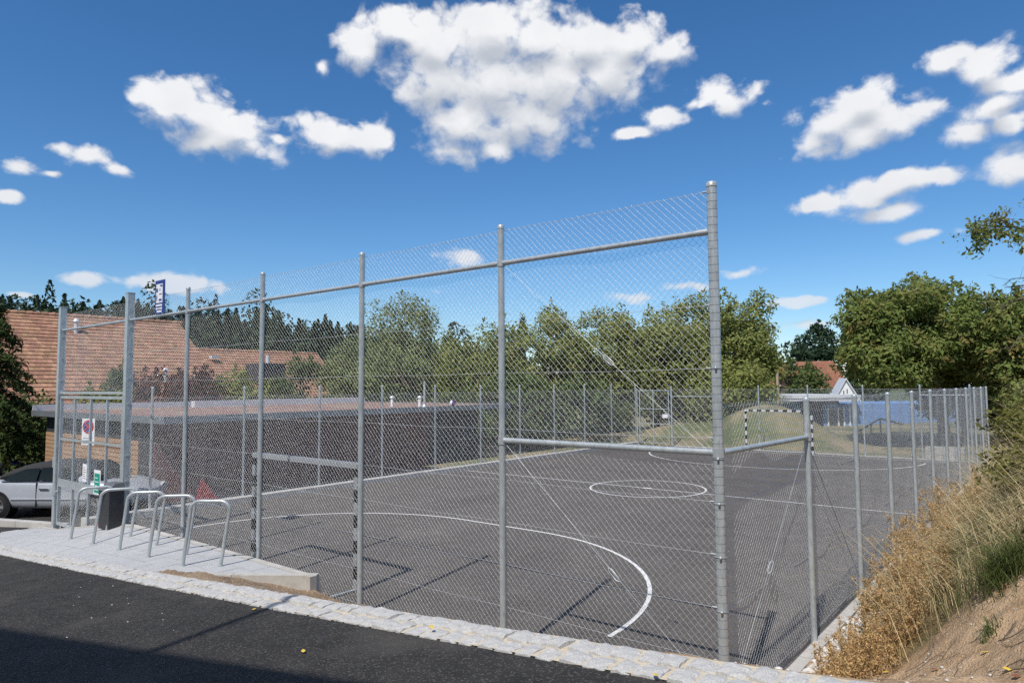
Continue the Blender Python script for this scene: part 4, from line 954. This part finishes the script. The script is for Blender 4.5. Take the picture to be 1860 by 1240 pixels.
def row_tree(x, ytop, dep, wpx, label, seed, m='leaf_hazel', nleaf=9000, lsize=.17, spikes=8, zb=.2, **kw):
    zt = at(x, ytop-7, dep)[2]; p = at(x, 690, dep); w = wpx*1.12*dep/FPX/2
    zc = (zt+zb)/2; return tree(kw.pop('name', 'broadleaf_tree'), label, seed, (p[0], p[1], -.3), (p[0], p[1], zc), (w, w*.95, (zt-zb)/2*.93), kw.pop('nclump', 95), nleaf, kw.pop('csize', .85), lsize, m, spikes=spikes, group=kw.pop('group', G1), **kw)
row_tree(722, 600, 45, 250, 'rounded pale green tree between shed roof and tiled house', 21, 'leaf_pale', 18700, 0.120, 6)
row_tree(735, 545, 47, 130, 'pale upright tree rising above the rounded pale tree', 22, 'leaf_pale', 8840, 0.112, 26, zb=2.0)
row_tree(640, 640, 44, 120, 'low pale bush at left foot of the pale tree row', 31, 'leaf_pale', 8500, 0.112, 4)
row_tree(868, 612, 43, 150, 'leftmost darker hazel tree, lower than its neighbours', 23, 'leaf_hazel', 13600, 0.128, 8)
row_tree(1000, 558, 42, 190, 'broad rounded hazel tree seen right of the second tall post', 24, 'leaf_hazel', 20400, 0.128, 8)
row_tree(1110, 572, 43, 160, 'hazel tree in the middle of the row behind the small gate', 25, 'leaf_hazel', 17000, 0.128, 10)
row_tree(1190, 572, 41, 150, 'shorter hazel tree directly behind the small back gate', 26, 'leaf_hazel', 15300, 0.128, 8)
row_tree(1262, 540, 43, 160, 'tall hazel tree left of the thick corner post', 27, 'leaf_hazel', 18700, 0.128, 10)
row_tree(1345, 552, 40, 112, 'tall dark-edged tree right of the thick corner post', 28, 'leaf_hazel', 17000, 0.128, 10)
row_tree(1330, 660, 37, 130, 'low yellowish bush in front of the tree by the corner post', 29, 'leaf_hazel', 7000, .13, 4, name='bush')
row_tree(960, 690, 38, 330, 'dense low thicket along the back of the left fence', 30, 'leaf_dark', 9000, .15, 4, name='bush')
row_tree(1418, 628, 55, 50, 'thin airy young tree beside the brown roof', 32, 'leaf_dark', 1800, .17, 8, nclump=26, csize=.6)
row_tree(1466, 668, 62, 60, 'round green bush in front of the brown-roofed house', 33, 'leaf_dark', 3800, .18, 4, name='bush')
row_tree(1483, 592, 100, 82, 'distant rounded pine behind the brown roof', 34, 'leaf_pine', 6000, .34, 6, name='pine_tree', csize=1.3, group=None or 'single trees')
# the big cherry tree on the right
ct = at(1690, 690, 33.0)
def up_(x, y, d): return tuple(at(x, y, d))
tree('cherry_tree', 'big spreading cherry tree with reddish leaf tips on the right', 41, (ct[0]+.5, ct[1], .4), up_(1690, 612, 33), (4.1, 3.6, 2.7), 150, 42000, .74, .115, 'leaf_cherry', .22, spikes=34, elong=2.1, shell=.35,
     extra=((up_(1592, 650, 31.5), (1.35, 1.5, 1.2), 36, 8000), (up_(1815, 612, 31), (2.4, 2.2, 2.0), 60, 15000), (up_(1566, 585, 32), (.85, 1.0, 1.1), 16, 3200)))
tree('cherry_tree', 'dark shaded tree low behind the right end of the fence', 42, tuple(at(1890, 760, 30)*np.array([1, 1, 0])+np.array([0, 0, .4])), up_(1885, 690, 30), (1.9, 2.2, 2.3), 60, 9000, .7, .14, 'leaf_cherry', .15, spikes=4, elong=2.0)
tree('elder_tree', 'dim green undergrowth tree below the cherry crown', 43, tuple(at(1750, 760, 35)*np.array([1, 1, 0])+np.array([0, 0, .2])), up_(1755, 715, 36), (2.6, 2.0, 1.6), 50, 6000, .7, .15, 'leaf_dark', .12, spikes=2)
# overhanging branches of a tree on the bank, right edge
tp = at(1990, 520, 10.5)
ov = thing('overhanging_tree', 'tree on the bank reaching leafy branches in from the right edge', 'tree', (tp[0], tp[1], float(zbank(tp[0], tp[1]))-.1)); ob = np.array(ov.location)
b = MB(); r = np.random.default_rng(5); Ps, Ns = [], []
b.tube([ob-ob, at(1985, 560, 10.5)-ob, at(1975, 380, 10.6)-ob, at(1990, 200, 11)-ob], [.16, .12, .09, .03], 9)
def limb(pts, rad, leafy, nl, spread=.12):
    P3 = [at(*p)-ob for p in pts]; b.tube(P3, list(np.linspace(rad, rad*.25, len(P3))), 6)
    for k in range(len(P3)-1):
        for s_ in np.linspace(0, 1, 7)[:-1]:
            p = P3[k]+(P3[k+1]-P3[k])*s_
            if r.random() < .95:
                e = p+r.normal(0, spread, 3)*np.array([1, 1, .9])+np.array([0, 0, -.03]); b.tube([p, (p+e)/2+r.normal(0, .015, 3), e], [rad*.25, rad*.16, rad*.08], 4)
                if r.random() < leafy:
                    m_ = max(3, int(nl*r.uniform(.5, 1.3))); Q = e+r.normal(0, .065, (m_, 3)); Ps.append(Q); Ns.append(r.normal(0, .6, (m_, 3))+np.array([0, 0, .6]))
limb([(1975, 440, 10.6), (1900, 425, 10.2), (1845, 412, 10), (1800, 412, 9.9), (1765, 428, 9.8)], .020, 1.0, 22, .10)
limb([(1845, 412, 10), (1815, 398, 9.9), (1785, 405, 9.9), (1758, 430, 9.8)], .009, 1.0, 22, .08)
limb([(1800, 412, 9.9), (1778, 432, 9.8), (1762, 452, 9.8)], .007, 1.0, 16, .05)
limb([(1880, 420, 10.2), (1858, 432, 10.1), (1842, 448, 10)], .007, 1.0, 14, .05)
limb([(1975, 350, 10.6), (1910, 352, 10.3), (1860, 358, 10.2)], .012, .8, 12, .05)
limb([(1980, 560, 10.5), (1915, 530, 10.4), (1860, 518, 10.3), (1825, 522, 10.3)], .022, .25, 5, .13)
limb([(1960, 545, 10.5), (1880, 535, 10.3), (1835, 548, 10.3), (1815, 562, 10.2)], .016, .3, 6, .12)
limb([(1930, 535, 10.4), (1860, 505, 10.3), (1838, 506, 10.3), (1820, 520, 10.2)], .010, .1, 4, .12)
limb([(1960, 600, 10.4), (1900, 600, 10.2), (1850, 612, 10.1), (1832, 640, 10)], .014, .9, 16, .12)
b.build('trunk', 'bark', ov, True)
P = np.vstack(Ps); link('crown', quadmesh('crown', leaf_quads(P, np.vstack(Ns), .042, r, 1.9, .5), 'leaf_cherry'), ov)

# spruce at the left edge: drooping sprays on a cone
def conifer(name, label, seed, base, H_, R_, m, nsp, lsize, cat='tree', z_low=.3, power=.85):
    r = np.random.default_rng(seed); t = thing(name, label, cat, tuple(base)); Ps, Ns = [], []; b = MB()
    b.tube([(0, 0, 0), (0, 0, H_*.6), (0, 0, H_*.98)], [.22, .12, .02], 8)
    for k in range(nsp):
        f = r.random()**1.25; z = z_low+f*(H_-z_low); rad = R_*(1-f)**power*r.uniform(.72, 1.12)+.08; a = r.uniform(0, 2*PI)
        d = np.array([math.cos(a), math.sin(a), 0]); n = int(14+rad*22)
        s_ = r.random(n)**.6; side = np.array([-d[1], d[0], 0])
        P = d*(rad*s_)[:, None]+side*(r.normal(0, .20, n)*(.4+rad*.25)*(1.1-s_))[:, None]+np.array([0, 0, 1.0])*(z-.35*rad*s_**2+r.normal(0, .05, n))[:, None]
        Ps.append(P); Ns.append(np.tile(np.array([0, 0, 1.0])+d*.4, (n, 1)))
        if k % 3 == 0: b.tube([(0, 0, z), tuple(d*rad*.9+np.array([0, 0, z-.28*rad]))], [.03, .008], 4)
    P = np.vstack(Ps); link('crown', quadmesh('crown', leaf_quads(P, np.vstack(Ns), lsize, r, 2.6, .5), m), t); b.build('trunk', 'bark', t, True)
    return t
lp = at(-30, 760, 25); conifer('spruce_tree', 'dark green spruce at the left edge above the parked cars', 51, (lp[0], lp[1], -.4), 6.9, 2.7, 'leaf_spruce', 520, .085, power=.7)
lp = at(-150, 760, 30); conifer('spruce_tree', 'darker spruce cut off by the left edge behind the first', 52, (lp[0], lp[1], -.4), 7.6, 3.0, 'leaf_spruce', 380, .10, power=.7)
lp = at(40, 800, 30); row_tree(35, 735, 29, 150, 'dim shrub mass behind the parked cars at left', 53, 'leaf_dark', 5000, .12, 2, name='bush', group='shrubs around the shed', zb=-.3)
# shrubs between shed and houses
def shrub(x, ytop, dep, wpx, label, seed, m, n=3500, zb=-.2, name='shrub', ls=.12, **kw): return row_tree(x, ytop, dep, wpx, label, seed, m, n, ls, 8, zb, name=name, group='shrubs around the shed', nclump=50, csize=.55, **kw)
shrub(300, 664, 34, 105, 'dark red smoke bush behind the shed roof, left of the post', 61, 'leaf_red', 5200)
shrub(362, 684, 33.5, 80, 'lower dark red smoke bush behind the shed roof', 62, 'leaf_red', 3500)
shrub(222, 672, 35, 60, 'green shrub against the big orange roof', 63, 'leaf_dark', 2200)
shrub(425, 682, 35, 90, 'olive shrub below the dark dormer', 64, 'leaf_hazel', 3500)
shrub(540, 655, 36, 75, 'slender grey-green tree in front of the lower tiled roof', 65, 'leaf_dark', 3800)
shrub(480, 700, 35, 100, 'low olive shrub behind the middle of the shed roof', 66, 'leaf_hazel', 3000)
shrub(180, 712, 31, 90, 'low shrub behind the shed front corner', 67, 'leaf_hazel', 2500)

# far wooded hill: one mass of conifers
hx = [-400, -100, 60, 130, 260, 330, 420, 480, 560, 700, 860, 1000, 1300, 1440, 1700]; hy = [560, 558, 560, 566, 566, 582, 584, 584, 606, 628, 655, 668, 672, 662, 665]
hd = 190.0
def hill_top(x): return EYE+(hor(x)-np.interp(x, hx, hy))*hd/FPX-9.0
V, Fq = [], []; cols = np.linspace(-500, 2000, 60); rows_ = [90, 120, 150, 175, 190, 230, 300]
for d_ in rows_:
    for x in cols:
        p = at(x, 690, d_); zt = hill_top(x); f = sstep((d_-90)/100)
        V.append((p[0], p[1], -.8+(zt+.8)*f))
nc = len(cols)
for i in range(len(rows_)-1):
    for j in range(nc-1): Fq.append((i*nc+j, i*nc+j+1, (i+1)*nc+j+1, (i+1)*nc+j))
link('hill', idxmesh('hill', np.array(V), Fq, 'field', True), None, kind='structure')
r = np.random.default_rng(77); Ps, Ns = [], []
for k in range(430):
    x = r.uniform(-120, 960) if k < 380 else r.uniform(960, 1600); d_ = r.choice([125, 140, 155, 168, 180, 188, 194])+r.normal(0, 3)
    p = at(x, 690, d_); f = float(sstep((d_-90)/100)); z0 = -.8+(hill_top(x)+.8)*f
    h_ = r.uniform(7.5, 12.5)*(1.35 if r.random() < .07 else 1); R_ = h_*r.uniform(.20, .32); con = r.random() < .62
    n = 330; fz = r.random(n)
    if con: rad = R_*(1-fz)**.8*r.uniform(.55, 1.05, n)
    else: rad = R_*1.25*np.sqrt(np.clip(1-(2*fz-1)**2, 0, 1))*r.uniform(.6, 1.05, n)
    a = r.uniform(0, 2*PI, n); P = np.stack([p[0]+rad*np.cos(a), p[1]+rad*np.sin(a), z0+.5+fz*h_-.12*rad], 1)
    Ps.append(P); Ns.append(np.stack([np.cos(a), np.sin(a), np.full(n, .8)], 1))
link('forest', quadmesh('forest', leaf_quads(np.vstack(Ps), np.vstack(Ns), .62, r, 1.7, .4), 'leaf_forest'), None, kind='stuff', label='dark conifer forest on the hill behind the houses', cat='forest')

# ------------------------------------------------------------------ growth on the bank
def blades(pts, h, lean, w, r, wind=(0, 0)):
    """curved three-segment blades: (n,3) roots -> strip polygons"""
    n = len(pts); a = r.uniform(0, 2*PI, n); d = np.stack([np.cos(a), np.sin(a), np.zeros(n)], 1)*(lean*r.uniform(.2, 1.3, n))[:, None]+np.array([wind[0], wind[1], 0])
    s = np.stack([-np.sin(a), np.cos(a), np.zeros(n)], 1)*(w*r.uniform(.6, 1.4, n))[:, None]
    h = (h*r.uniform(.5, 1.25, n))[:, None]; up = np.array([0, 0, 1.0])
    p0 = pts; p1 = pts+up*h*.55+d*h*.22; p2 = pts+up*h*.9+d*h*.75; p3 = pts+up*h*(1.0-.25*lean)+d*h*1.25
    Q1 = np.stack([p0-s, p0+s, p1+s*.8, p1-s*.8], 1); Q2 = np.stack([p1-s*.8, p1+s*.8, p2+s*.5, p2-s*.5], 1); Q3 = np.stack([p2-s*.5, p2+s*.5, p3+s*.05, p3-s*.05], 1)
    V = np.concatenate([p0-s, p0+s, p1-s*.8, p1+s*.8, p2-s*.5, p2+s*.5, p3], 0).reshape(7, n, 3).transpose(1, 0, 2).reshape(-1, 3)
    b = np.arange(n)[:, None]*7; Fq = np.concatenate([b+np.array([[0, 1, 3, 2]]), b+np.array([[2, 3, 5, 4]]), b+np.array([[4, 5, 6, 6]])], 0)
    return V, Fq
def blade_obj(name, sets, m, label):
    Vs, Fs = [], []; o = 0
    for V, Fq in sets: Vs.append(V); Fs.append(Fq+o); o += len(V)
    V = np.vstack(Vs); Fq = np.vstack(Fs)
    q = Fq[Fq[:, 2] != Fq[:, 3]]; t = Fq[Fq[:, 2] == Fq[:, 3]][:, :3]
    me = bpy.data.meshes.new(name); me.vertices.add(len(V)); me.vertices.foreach_set('co', V.astype(np.float32).ravel())
    lv = np.concatenate([q.ravel(), t.ravel()]).astype(np.int32); me.loops.add(len(lv)); me.loops.foreach_set('vertex_index', lv)
    tot = np.concatenate([np.full(len(q), 4), np.full(len(t), 3)]).astype(np.int32); st_ = np.concatenate([[0], np.cumsum(tot)[:-1]]).astype(np.int32)
    me.polygons.add(len(tot)); me.polygons.foreach_set('loop_start', st_); me.polygons.foreach_set('loop_total', tot); me.update(calc_edges=True); me.materials.append(M[m])
    return link(name, me, None, kind='stuff', label=label, cat='grass')
def scatter(n, x0, x1, y0, y1, r, dens=None):
    X = r.uniform(x0, x1, n); Y = y0+(y1-y0)*r.random(n)**1.35
    if dens is not None: k = r.random(n) < dens(X, Y); X, Y = X[k], Y[k]
    return np.stack([X, Y, zbank(X, Y)-.015], 1)
r = np.random.default_rng(90)
def hit(x, y):                                   # where a bearing meets the bank
    d = ray(x, y); t_ = 2.0
    while t_ < 40:
        p = CAM+d*t_
        if p[2] <= float(zbank(p[0], p[1])): break
        t_ += .02
    return p
def edge(X, Y): return np.clip((Y-1.95-(2.4-X)*.30+(vnoise(X, Y, 1.7, 21)-.5)*1.6)/.7, 0, 1)     # grass starts beyond the bare soil
tuft = lambda X, Y, s, sd, a, b_: np.clip((vnoise(X, Y, s, sd)-a)/b_, 0, 1)
sets_g = [blades(scatter(15000, 1.1, 3.2, 1.0, 14, r, lambda X, Y: edge(X, Y)*tuft(X, Y, 1.5, 31, .40, .2)), .26, .8, .0042, r, (-.25, -.2)),
          blades(scatter(9000, .9, 3.4, 8, 30, r, lambda X, Y: tuft(X, Y, .9, 32, .35, .2)), .45, .7, .010, r, (-.2, -.1)),
          blades(scatter(500, .62, 1.3, .4, 1.9, r, lambda X, Y: tuft(X, Y, 2.0, 36, .62, .1)), .14, .7, .004, r)]
for (gx, gy, gn, gs, gh) in ((1640, 1062, 700, .13, .18), (1700, 1035, 500, .12, .18), (1800, 985, 1100, .18, .24), (1835, 1040, 900, .11, .24), (1800, 1150, 60, .04, .12), (1770, 1020, 500, .15, .24), (1600, 1105, 300, .10, .14)):
    c_ = hit(gx, gy); P_ = np.stack([c_[0]+r.normal(0, gs, gn), c_[1]+r.normal(0, gs*1.4, gn)], 1)
    sets_g.append(blades(np.stack([P_[:, 0], P_[:, 1], zbank(P_[:, 0], P_[:, 1])-.015], 1), gh, .9, .0034, r, (-.3, -.45)))
blade_obj('green_grass', sets_g, 'grass', 'tufts of green grass on the bank at right')
sets_s = [blades(scatter(26000, .8, 3.2, 1.1, 13, r, lambda X, Y: edge(X, Y)*tuft(X, Y, 1.3, 33, .20, .3)), .36, 1.0, .0038, r, (-.35, -.3)),
          blades(scatter(12000, .7, 3.6, 7, 30, r, lambda X, Y: tuft(X, Y, .8, 34, .2, .3)), .55, .8, .009, r, (-.25, -.2)),
          blades(scatter(420, .8, 2.7, 1.8, 9, r), .85, .9, .0028, r, (-.45, -.25))]
blade_obj('straw_grass', sets_s, 'straw', 'pale straw grass hanging over the bank at right')
# flattened orange-brown dead weeds at the foot of the fence
sets_d = [blades(scatter(7000, .42, 1.5, .1, 2.8, r, lambda X, Y: np.clip(1-((X-.70)/.42)**2, 0, 1)*np.clip((Y-.15)/.5, 0, 1)*tuft(X, Y, 2.2, 35, .28, .25)), .17, 1.1, .0034, r, (-.3, -.4))]
blade_obj('dead_grass', sets_d, 'dry', 'matted orange-brown dead grass at the foot of the right fence')
# tall dried dock-like weeds: stems, side branches and seed clusters
Pv, Pn = [], []; st = MB(); sv = []
def weed(p, h):
    a = r.uniform(0, 2*PI); ln = np.array([math.cos(a), math.sin(a), 0])*h*.10+np.array([-.05, -.02, 0])*h
    q = [p, p+ln*.3+np.array([0, 0, h*.5]), p+ln+np.array([0, 0, h])]; st.tube(q, [.0050, .0035, .0015], 4, False)
    for k in range(int(10+h*11)):
        f = r.uniform(.18, 1.0); b0 = p+ln*f**1.5+np.array([0, 0, h*f]); a2 = r.uniform(0, 2*PI); L_ = h*.26*(1.25-f)*r.uniform(.6, 1.3)
        e = b0+np.array([math.cos(a2)*L_*.6, math.sin(a2)*L_*.6, L_*.85]); st.tube([b0, e], [.0022, .0010], 3, False)
        m_ = int(9+L_*42); t = r.random(m_); Pv.append(b0+(e-b0)*t[:, None]+r.normal(0, .013, (m_, 3))); Pn.append(r.normal(0, 1, (m_, 3)))
for k in range(270):
    Yp = 1.25+8.0*r.random()**1.2; Xp = r.uniform(.44, min(.50+.24*Yp, 1.55)); p = np.array([Xp, Yp, float(zbank(Xp, Yp))-.02])
    weed(p, r.uniform(.40, .95)*(1.0 if Yp > 2.4 else .60)*(1.25 if (Xp < .9 and Yp > 3.2) else .85))
wd = bpy.data.objects.new('dry_weeds', st.mesh('dry_weeds')); COL.objects.link(wd); wd.data.materials.append(M['dry']); wd['kind'] = 'stuff'; wd['label'] = 'tall dried orange-brown weeds against the right fence'; wd['category'] = 'weeds'
sd_ = link('seed_heads', quadmesh('seed_heads', leaf_quads(np.vstack(Pv), np.vstack(Pn), .015, r, 1.7, 0), 'dry'), wd, kind='stuff')
# bramble and bushes on the bank
def bank_bush(x, y, dep, rad, label, seed, m, n, ls, name='bramble_bush'):
    p = at(x, y, dep); zb = float(zbank(p[0], p[1]))
    return tree(name, label, seed, (p[0], p[1], zb-.1), tuple(p), rad, 34, n, .24, ls, m, .02, 'bush', 'bushes on the bank', 3, 1.5)
bank_bush(1880, 775, 9.5, (.36, .7, .28), 'yellow-green bramble bush at the right edge of the bank', 71, 'leaf_bramble', 2600, .05)
bank_bush(1868, 850, 7.8, (.26, .5, .18), 'lower bramble bush below the first on the bank', 72, 'leaf_bramble', 1500, .042)
bank_bush(1955, 955, 5.6, (.20, .3, .22), 'dark leafy clump mostly out of view past the right edge, shading the bank', 73, 'leaf_dark', 1200, .035)  # kept mostly off frame for the shade it casts on the bank
bank_bush(1880, 725, 14, (.45, .8, .4), 'bush on the bank beside the end of the fence', 74, 'leaf_hazel', 2400, .06)
# a few fallen leaves
lfm = MB().add([(-.04, 0, .0), (-.015, .022, .008), (.025, .02, .004), (.05, 0, .012), (.02, -.022, .006), (-.018, -.02, .01)], [(0, 5, 4, 3, 2, 1)]).mesh('fallen_leaf')
lfb = lfm.copy(); lfm.materials.append(M['yellow']); lfb.materials.append(M['brownleaf'])
def zat(X, Y): return float(zroad(X)) if Y < KERB_IN else float(zbank(X, Y))
for k, (x, y, br, lb) in enumerate([(1830, 1218, 0, 'yellow fallen leaf near the bottom right corner of the soil'), (1788, 1187, 0, 'yellow fallen leaf on the soil bank'), (1610, 1222, 0, 'pale yellow fallen leaf on soil beside the kerb'), (1698, 1218, 1, 'red-brown fallen leaf on the soil'),
        (784, 1141, 0, 'yellow fallen leaf on the kerb stones'), (1190, 1229, 0, 'yellow fallen leaf lying on the cobbled kerb near the bottom'), (551, 1185, 0, 'single yellow leaf on the dark road'), (462, 1108, 0, 'yellow leaf at the road edge by the pole shadow'), (1846, 1231, 1, 'brown fallen leaf in the bottom right corner')]):
    d = ray(x, y); t_ = 2.0
    for _ in range(4000):
        p = CAM+d*t_
        if p[2] <= zat(p[0], p[1])+.004+(.05 if KERB_OUT < p[1] < KERB_IN else 0): break
        t_ += .004
    o = link('fallen_leaf', lfb if br else lfm, None, (p[0], p[1], p[2]+.012), (random.uniform(-.3, .3), random.uniform(-.3, .3), random.uniform(0, 6)), label=lb, cat='leaf', group='fallen leaves'); o.scale = (.75, .75, .75)
# pale chips scattered on the road
V = []
for k in range(18):
    X = random.gauss(-6.2, 1.2); Y = random.gauss(-2.6, .30); s = random.uniform(.003, .009); z = float(zroad(X))+.006
    a = random.uniform(0, 6); 
    for j in range(4): V.append((X+s*1.6*math.cos(a+j*PI/2), Y+s*math.sin(a+j*PI/2), z))
link('road_chips', quadmesh('road_chips', np.array(V), 'paper'), None, kind='stuff', label='scattered pale chips on the dark road', cat='chips')

# stones and dry twigs on the bare soil
PB, Fs = [], []
for i in range(150):
    Xp = random.uniform(.5, 2.6); Yp = -1.4+3.2*random.random()**1.3; s_ = random.choice((.006, .008, .010, .014, .02)) if i % 40 else .028
    PB.append(ico*np.array([s_*random.uniform(.8, 1.6), s_*random.uniform(.8, 1.3), s_*.6])*(1+rng.normal(0, .1, (12, 1)))+np.array([Xp, Yp, float(zbank(Xp, Yp))+s_*.25])); Fs.append(np.array(icf)+12*i)
link('soil_stones', idxmesh('soil_stones', np.vstack(PB), np.vstack(Fs), 'pebble'), None, kind='stuff', label='small pale stones strewn over the bare soil bank', cat='stones')
tw = MB()
for i in range(90):
    Xp = random.uniform(.7, 2.6); Yp = random.uniform(-1.2, 1.9); a = random.gauss(.6, .7); L_ = random.uniform(.06, .35); pts = []
    for k in range(4):
        X_, Y_ = Xp+math.cos(a)*L_*k/3, Yp+math.sin(a)*L_*k/3; a += random.uniform(-.3, .3); pts.append((X_, Y_, float(zbank(X_, Y_))+.006+random.uniform(0, .02)))
    tw.tube(pts, random.uniform(.0015, .004), 4, False)
tw.build('twigs', 'bark', None, False, kind='stuff', label='dry twigs and roots on the bare soil bank', cat='twigs')
